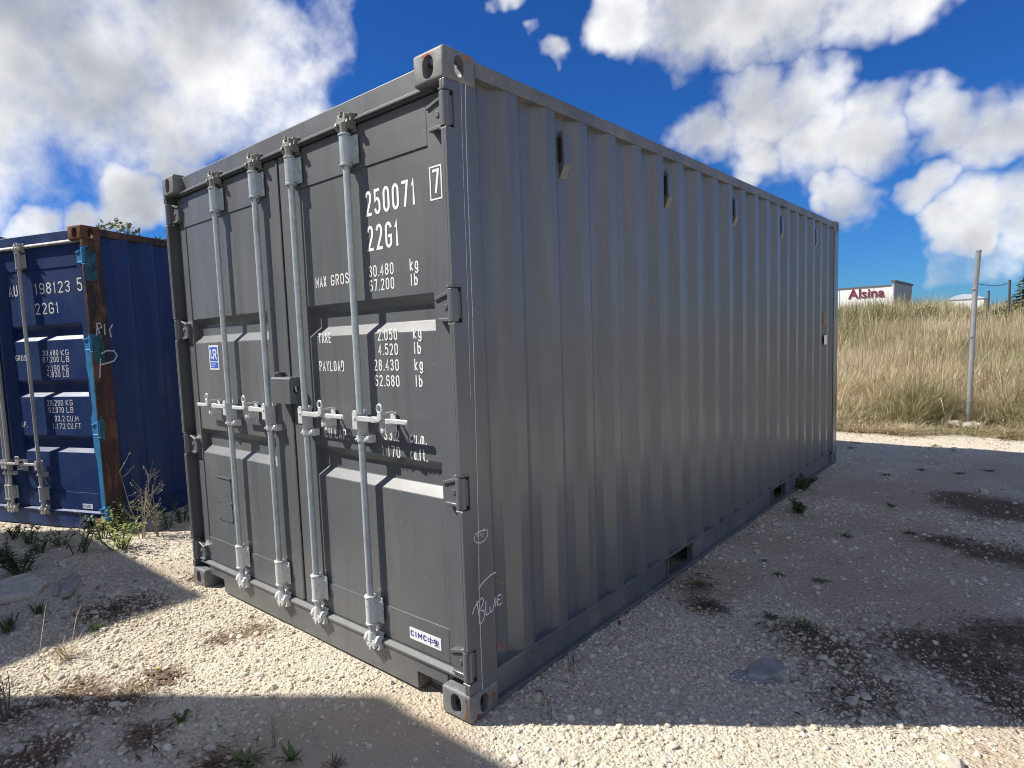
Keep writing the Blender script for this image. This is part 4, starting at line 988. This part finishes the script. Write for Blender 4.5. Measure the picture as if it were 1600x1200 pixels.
# ------------------------------------------------------------------ dry grass field
def grass_field():
    def samp(k, yp):
        d = yp(rng.uniform(0, 1, k)); y = 8.3 + d
        c = 1.6 - .11 * (y + 1.7); w = .9 + .16 * d
        x = np.where(rng.uniform(0, 1, k) < .72, c + rng.normal(0, 1, k) * w * .9, c + rng.uniform(-1, 1, k) * (4 + d * .6)); return x, y
    x1, y1 = samp(170000, lambda u: 9 * u ** 1.15); x2, y2 = samp(110000, lambda u: 6 + 42 * u ** 1.6)
    x, y = np.concatenate([x1, x2]), np.concatenate([y1, y2]); d = y - field_edge(x) + 1.1 * (fbm(x, y, .9, 61) - .45)
    k = (d > .02) & ~((np.abs(x - .86) < .42) & (y < 9.46) & (rng.uniform(0, 1, len(x)) < .9)); x, y, d = x[k], y[k], d[k]; n = len(x); z = ground_z(x, y)
    cl = fbm(x, y, .55, 91); big = fbm(x, y, 1.7, 95)
    green = sstep(.50, .66, cl * .6 + big * .4 + .05 * sstep(6, 16, d) + rng.normal(0, .06, n)); 
    h = (.10 + .42 * sstep(.2, 2.6, d)) * np.exp(rng.normal(0, .34, n)) * (.55 + .9 * big)
    h *= (.35 + 1.25 * fbm(x, y, 2.6, 103)) * (.6 + .8 * vnoise(x, y, .7, 131)); h = np.minimum(h, .95)
    h *= 1 + .25 * sstep(10, 18, d) * green + .85 * sstep(9, 15, d) * sstep(-.070, -.095, (x - 1.615) / (y + 1.73)) * fbm(x, y, .8, 33)
    far = 1 + .055 * np.clip(d - 4, 0, None)
    az = rng.uniform(0, 2 * math.pi, n); lean = np.abs(rng.normal(0, .6, n)) + 1.6 * np.exp(-d / .6) * rng.uniform(0, 2.2, n)
    w = rng.uniform(.0028, .0065, n) * far
    fx, fy = np.cos(az), np.sin(az); sx, sy = -fy, fx
    V = np.zeros((n, 7, 3), np.float32)
    for i, (t, b) in enumerate(((0, 1), (.4, .9), (.75, .6))):
        cx = x + fx * lean * h * t * t; cy = y + fy * lean * h * t * t; cz = z - .01 + h * t * (1 - .18 * lean * t)
        V[:, 2 * i, 0] = cx + sx * w * b; V[:, 2 * i, 1] = cy + sy * w * b; V[:, 2 * i, 2] = cz; V[:, 2 * i + 1, 0] = cx - sx * w * b; V[:, 2 * i + 1, 1] = cy - sy * w * b; V[:, 2 * i + 1, 2] = cz
    V[:, 6, 0] = x + fx * lean * h; V[:, 6, 1] = y + fy * lean * h; V[:, 6, 2] = z + h * (1 - .25 * lean)
    B_ = (np.arange(n) * 7)[:, None]
    q = np.concatenate([B_ + np.array([[0, 1, 3, 2]]), B_ + np.array([[2, 3, 5, 4]])]); t = B_ + np.array([[4, 5, 6]])
    tint = np.repeat(np.clip(rng.uniform(0, 1, n) * .55 + .9 * (fbm(x, y, 1.3, 111) - .3) + .1, 0, 1), 7); gr = np.repeat(np.clip(green * rng.uniform(.4, 1, n), 0, 1), 7)
    me = raw_mesh('field_grass', V.reshape(-1, 3), q, t, {'tint': tint, 'green': gr})
    m = bpy.data.materials.new('dry_grass'); m.use_nodes = True; N, L = m.node_tree.nodes, m.node_tree.links; b = N['Principled BSDF']; b.inputs['Roughness'].default_value = .75; b.inputs['Specular IOR Level'].default_value = .25
    def at(nm): a_ = N.new('ShaderNodeAttribute'); a_.attribute_name = nm; return a_.outputs['Fac']
    c1 = N.new('ShaderNodeValToRGB'); L.new(at('tint'), c1.inputs[0]); e = c1.color_ramp.elements; e[0].color = (.25, .18, .11, 1); e[1].color = (.80, .71, .52, 1); q_ = e.new(.5); q_.color = (.58, .48, .32, 1)
    mx = N.new('ShaderNodeMix'); mx.data_type = 'RGBA'; L.new(at('green'), mx.inputs['Factor']); L.new(c1.outputs[0], mx.inputs['A']); mx.inputs['B'].default_value = (.20, .205, .065, 1)
    L.new(mx.outputs['Result'], b.inputs['Base Color'])
    tr = N.new('ShaderNodeBsdfTranslucent'); L.new(mx.outputs['Result'], tr.inputs['Color']); ms = N.new('ShaderNodeMixShader'); ms.inputs[0].default_value = .3
    L.new(b.outputs[0], ms.inputs[1]); L.new(tr.outputs[0], ms.inputs[2]); L.new(ms.outputs[0], N['Material Output'].inputs['Surface'])
    o = obj('field_grass', me, m); tag(o, 'tall dry tan and green grass covering the field behind the lot', 'grass', None, 'stuff'); return o
grass_field()

# ------------------------------------------------------------------ fence post, its stones, the farther fence
post_m = rough_noise(mat('weathered_zinc_post', (.33, .34, .35), .45, .45, noise=[(12, .45, .7, (.30, .30, .31), 5, (1, 1, .3))]), 10, .35, .6)
conc = mat('whitewashed_concrete', (.62, .60, .56), .9, noise=[(18, .45, .68, (.40, .37, .32), 6, V1)], bump=(40, .5, .006))
pb = Vector((.90, 9.5, gz(.90, 9.5)))
r = empty('fence_post', pb); tag(r, 'galvanised fence post with bent top standing at the field edge', 'post')
t1 = Vector(on_plane(1524.5, 440, 1, 9.5)) - pb; t2 = Vector(on_plane(1529, 393, 1, 9.47)) - pb
MB().tube([(0, 0, -.05), t1 * .5, t1 * .97, t1, t1.lerp(t2, .1) + Vector((.004, 0, 0)), t2], .031, 12).build('pole', post_m, r, smooth=True)
MB().cyl(t2, t2 + Vector((.004, 0, .02)), .035, n=12).build('cap', post_m, r, smooth=True)
mb = MB()
for z in (1.25, 1.9): mb.cyl((-.02, -.040, z), (.03, -.040, z), .006, n=6)
mb.build('wire_clip', post_m, r)
for i, (px, rr, lab) in enumerate(((1496, .15, 'left lump of whitewashed concrete at the fence post foot'), (1518, .15, 'whitewashed concrete lump packed round the fence post foot'))):
    p = on_plane(px, 664, 1, 9.36); o = obj('concrete_lump', stone_mesh(1, .48, 60 + i, 'concrete_lump'), None, None, (p[0], p[1], gz(p[0], p[1]) + .03)); o.scale = (rr, rr, rr); o.rotation_euler = (0, 0, 1.3 * i)
    o.data.materials.clear(); o.data.materials.append(conc); tag(o, lab, 'concrete')
dark_post = mat('dark_steel_post', (.06, .06, .06), .7, noise=[(12, .5, .7, (.09, .07, .06), 4, V1)])
far_tops = []
for px, pt, dist, lab in ((1545, 455, 27, 'short dark fence post on the field crest'), (1578, 438, 24, 'taller dark fence post on the field crest')):
    d = ray(px, pt); q = Vector(CAM) + Vector(d) * (dist / d[1]); g_ = gz(q.x, q.y); r = empty('fence_post', (q.x, q.y, g_)); tag(r, lab, 'post')
    MB().tube([(0, 0, -.1), (0, 0, (q.z - g_) * .6), (0, 0, q.z - g_)], .028, 8).build('pole', dark_post, r, smooth=True)
    MB().box(-.035, .035, -.035, .035, q.z - g_ - .002, q.z - g_ + .012).build('cap', dark_post, r); far_tops.append(q)
mb = MB(); a = pb + t1 + Vector((0, 0, -.02)); b = far_tops[1] + Vector((0, 0, -.05)); P = [a.lerp(b, t) + Vector((0, 0, -.25 * t * (1 - t))) for t in np.linspace(0, 1, 22)]; mb.tube(P, .004, 5)
for t in np.linspace(.02, .98, 46):
    i = t * 21; k = int(i); q = P[k].lerp(P[min(k + 1, 21)], i - k); u = Vector((random.uniform(-1, 1), random.uniform(-.4, .4), random.uniform(-1, 1))).normalized() * .022; mb.tube([q - u, q, q + u], .0025, 4)
o = mb.build('barbed_wire', dark_post); tag(o, 'strand of barbed wire slung from the galvanised post to the crest', 'wire')

# ------------------------------------------------------------------ bushes on the crest and litter on the lot
bush_leaf = mat('olive_bush_leaf', (.11, .125, .04), .65, noise=[(3, .42, .66, (.19, .185, .07), 4, V1)])
def leaves_mesh(name, centres, radii, n, size, seed):
    rg = np.random.default_rng(seed); k = rg.integers(0, len(centres), n); c = np.array(centres)[k]; rr = np.array(radii)[k]
    u = rg.normal(0, 1, (n, 3)); u /= np.linalg.norm(u, axis=1)[:, None]; P = c + u * (rr * rg.uniform(.35, 1.08, n) ** .6)[:, None] * np.array([1, 1, .8])
    a = rg.normal(0, 1, (n, 3)); a /= np.linalg.norm(a, axis=1)[:, None]; b = np.cross(a, rg.normal(0, 1, (n, 3))); b /= np.linalg.norm(b, axis=1)[:, None]
    s_ = (size * rg.uniform(.6, 1.3, n))[:, None]; V = np.stack([P - a * s_, P + b * s_ * .45, P + a * s_, P - b * s_ * .45], 1).reshape(-1, 3)
    return raw_mesh(name, V, np.arange(n * 4).reshape(-1, 4))
for i, (px, dist, rr) in enumerate(((1322, 25, .85), (1350, 27, 1.0), (1384, 26, .75), (1412, 28, .9), (1440, 26, .95), (1474, 28, .75), (1300, 26, .9), (1560, 29, .7), (1590, 30, .9), (1270, 23, .8))):
    d = ray(px, 480); d = d / np.hypot(d[0], d[1]); q = CAM + d * dist; z = gz(q[0], q[1]); rs = random.Random(200 + i)
    r = empty('field_bush', (q[0], q[1], z)); tag(r, 'rounded olive-green bush on the crest of the dry field', 'bush', 'bushes along the field crest')
    cen = [(rs.uniform(-1, 1) * rr * .7, rs.uniform(-1, 1) * rr * .7, rr * rs.uniform(.25, .85)) for _ in range(11)]; rad = [rr * rs.uniform(.22, .42) for _ in cen]
    st_ = MB()
    for c in cen: st_.tube([(0, 0, -.05), (c[0] * .4, c[1] * .4, c[2] * .5), c], [.02, .014, .006], 5)
    st_.build('stem', twig_m, r, smooth=True); obj('foliage', leaves_mesh('foliage', cen, rad, 2600, .045, 300 + i), bush_leaf, r)
def litter():
    P = []
    for a, b, rr in SOILW:
        k = int(420 * rr / .2); P.append(np.stack([a + rng.normal(0, rr * .75, k), b + rng.normal(0, rr * .6, k)], -1))
    P.append(np.stack([np.abs(rng.normal(0, .10, 500)) + .01, rng.uniform(.2, 6.0, 500)], -1)); P.append(np.stack([rng.uniform(-.3, 3, 900), rng.uniform(.8, 8.2, 900)], -1)); P.append(np.stack([rng.uniform(-5.6, -2.6, 700), rng.uniform(-1.1, .7, 700)], -1))
    P.append(np.stack([rng.uniform(-3, 4, 2600), 8.15 + rng.normal(0, .16, 2600)], -1))
    P = np.concatenate(P); k = ~inside_foot(P[:, 0], P[:, 1], -.01); x, y = P[k, 0], P[k, 1]; n = len(x); z = ground_z(x, y) + .006
    l = np.clip(np.exp(rng.normal(math.log(.010), .55, n)), .004, .035); w = l * rng.uniform(.05, .22, n); az = rng.uniform(0, 6.283, n); fx, fy = np.cos(az) * l, np.sin(az) * l; sx, sy = -np.sin(az) * w, np.cos(az) * w; t = rng.normal(0, .25, n) * l; bow = rng.uniform(0, .35, n) * l
    V = np.stack([np.stack([x - fx, y - fy, z - t * .2], -1), np.stack([x + sx, y + sy, z + bow], -1), np.stack([x + fx, y + fy, z + np.abs(t)], -1), np.stack([x - sx, y - sy, z + bow], -1)], 1).reshape(-1, 3)
    me = raw_mesh('litter', V, np.arange(n * 4).reshape(-1, 4), None, {'tint': np.repeat(rng.uniform(0, 1, n), 4)})
    m = bpy.data.materials.new('dry_litter'); m.use_nodes = True; N, L = m.node_tree.nodes, m.node_tree.links; b = N['Principled BSDF']; b.inputs['Roughness'].default_value = .85
    a_ = N.new('ShaderNodeAttribute'); a_.attribute_name = 'tint'; c1 = N.new('ShaderNodeValToRGB'); L.new(a_.outputs['Fac'], c1.inputs[0]); e = c1.color_ramp.elements; e[0].color = (.05, .03, .02, 1); e[1].color = (.40, .30, .17, 1); q_ = e.new(.55); q_.color = (.15, .09, .055, 1)
    L.new(c1.outputs[0], b.inputs['Base Color']); o = obj('litter', me, m); tag(o, 'scattered dry twigs and leaf litter on the gravel', 'litter', None, 'stuff')
litter()

# ------------------------------------------------------------------ far buildings
wall_w = mat('white_cladding', (.78, .77, .75), .6, noise=[(.8, .45, .7, (.70, .69, .67), 4, V1)])
wall_g = mat('wall_shade_and_seam_grey', (.34, .35, .37), .6, noise=[(.8, .45, .7, (.30, .31, .33), 4, V1)])  # puts the side wall's shade into its colour; the seams share this grey
trim = mat('dark_roof_trim', (.10, .11, .12), .6)
sign_red = mat('maroon_sign', (.16, .018, .045), .5)
shed_roof = mat('pale_blue_roof', (.50, .56, .64), .5)
bx, by = -8.9, 70.9; bz = gz(bx, by) - .3
r = empty('warehouse', (bx, by, bz)); tag(r, 'far white warehouse wall with maroon lettering above the grass', 'building')
zt_ = 1.53 + 60 * .0548 - bz
mb = MB().prism([(-26, 2.6), (0, 0), (0, 11), (-26, 13.6)], 2, 0, zt_); mb.build('wall', wall_w, r)
mb = MB().prism([(.002, -.02), (.12, -.02), (.12, 11.2), (.002, 11.2)], 2, 0, zt_ + .28); mb.build('side_wall', wall_g, r)  # side turned from the sun, its shade painted in as grey
mb = MB().prism([(-.15, -.06), (.2, -.06), (.2, 11.3), (-.15, 11.3)], 2, zt_ + .28, zt_ + .50); mb.build('roof_trim', trim, r)
mb = MB().prism([(-26, 2.52), (-.16, -.07), (-.16, .1), (-26, 2.7)], 2, zt_, zt_ + .10); mb.build('roof_trim', trim, r)
for k in range(8):
    x = -1.6 - k * 3.0; MB().prism([(x, -x * .1 - .03), (x + .05, -x * .1 - .035), (x + .05, -x * .1), (x, -x * .1)], 2, 0, zt_ - .05).build('wall_seam', wall_g, r)
fc = bpy.data.curves.new('sign', 'FONT'); fc.body = 'Alsina'; fc.size = 1.28; fc.extrude = .03; fc.offset = .018
fo_ = bpy.data.objects.new('tmp', fc); C.objects.link(fo_); bpy.context.view_layer.update()
me = bpy.data.meshes.new_from_object(fo_.evaluated_get(bpy.context.evaluated_depsgraph_get())); bpy.data.objects.remove(fo_, do_unlink=True)
me.name = 'sign_lettering'; me.materials.clear(); o = obj('sign_lettering', me, sign_red, r)
u = ray(1326, 467); k = (70.9 - CAM[1] + .45) / u[1]; q = CAM + u * k
o.rotation_euler = (R(90), 0, math.atan2(-.1, 1)); o.location = (q[0] - bx, -(q[0] - bx) * .1 - .05, q[2] - bz)
q = Vector(CAM) + Vector(ray(1510, 474)) * 150; r = empty('far_shed', (q.x, q.y, 2)); tag(r, 'pale blue far shed roof showing over the grass dip', 'building')
MB().box(-3.6, 3.2, 0, 14, 0, q.z - 1.0).build('wall', wall_w, r)
mb = MB().prism([(-3.9, q.z - 1.0), (-2.2, q.z - .1), (-.6, q.z + .25), (1.2, q.z + .1), (3.5, q.z - 1.0)], 1, -.2, 14.3); mb.build('roof', shed_roof, r)

# ------------------------------------------------------------------ trees
bark = mat('bark', (.09, .065, .045), .9, noise=[(14, .45, .7, (.14, .11, .08), 6, (1, 1, .3))], bump=(30, .6, .02))
tree_leaf = mat('tree_leaf', (.15, .17, .055), .6, noise=[(2.5, .42, .66, (.20, .20, .075), 4, V1)])
needle = mat('needle', (.035, .055, .022), .7, noise=[(3, .42, .66, (.055, .075, .035), 4, V1)])
def tree(name, label, x, y, h, cr, seed, group=None):
    z = gz(x, y); r = empty(name, (x, y, z)); tag(r, label, 'tree', group); rs = random.Random(seed); mb = MB(); cen, rad = [], []
    mb.tube([(0, 0, -.2), (.05, .02, h * .25), (-.05, .05, h * .5), (.02, 0, h * .8)], [h * .035, h * .028, h * .02, h * .008], 9)
    for k in range(16):
        a = k * 2.4 + rs.uniform(-.3, .3); zz = h * rs.uniform(.35, .72); l = cr * rs.uniform(.55, 1); e = Vector((math.cos(a) * l, math.sin(a) * l, zz + l * rs.uniform(.2, .7)))
        mb.tube([(0, 0, zz), (e.x * .45, e.y * .45, zz + (e.z - zz) * .6), e], [h * .011, h * .007, h * .003], 6); cen.append(tuple(e)); rad.append(cr * rs.uniform(.28, .46))
    for k in range(7): cen.append((rs.uniform(-.4, .4) * cr, rs.uniform(-.4, .4) * cr, h * rs.uniform(.75, .95))); rad.append(cr * rs.uniform(.22, .4))
    mb.build('trunk', bark, r, smooth=True); obj('crown', leaves_mesh('crown', cen, rad, 9000, .085, seed), tree_leaf, r); return r
d = ray(238, 352); d = d / np.hypot(d[0], d[1]); q = CAM + d * 24
tree('broadleaf_tree', 'leafy tree rising behind the blue container', q[0], q[1], 5.6, 1.8, 3)
def conifer(x, y, h, cr, seed):
    z = gz(x, y); r = empty('conifer_tree', (x, y, z)); tag(r, 'dark conifer with drooping branches at the end of the field', 'tree'); rs = random.Random(seed); tr_ = MB(); cr_ = MB()
    tr_.tube([(0, 0, -.2), (0, 0, h * .5), (0, 0, h)], [h * .03, h * .02, .01], 8); k = 0
    while k < 70:
        t = (k + .5) / 70; zz = h * (.1 + .9 * t); l = cr * (1.05 - t) * rs.uniform(.75, 1.15); a = k * 2.4
        e = Vector((math.cos(a) * l, math.sin(a) * l, zz - l * .12)); tr_.tube([(0, 0, zz), (e.x * .5, e.y * .5, zz + l * .05), e], [.018, .012, .005], 5)
        for j in range(16):
            f = rs.uniform(.15, 1); b = Vector((e.x * f, e.y * f, zz + (e.z - zz) * f)); s_ = rs.choice((-1, 1)); dv = Vector((-e.y * s_, e.x * s_, 0)).normalized() + Vector((e.x, e.y, 0)).normalized() * rs.uniform(.3, 1.2) + Vector((0, 0, rs.uniform(-.4, .15)))
            leaf(cr_, b, dv, rs.uniform(.18, .42) * cr * .5, .09, .3, 3)
        k += 1
    tr_.build('trunk', bark, r, smooth=True); cr_.build('crown', needle, r, smooth=True)['kind'] = 'stuff'
d = ray(1598, 446); d = d / np.hypot(d[0], d[1]); q = CAM + d * 34
conifer(q[0] + .3, q[1], 1.53 + .045 * 34 - gz(q[0], q[1]) + .4, 1.15, 8)
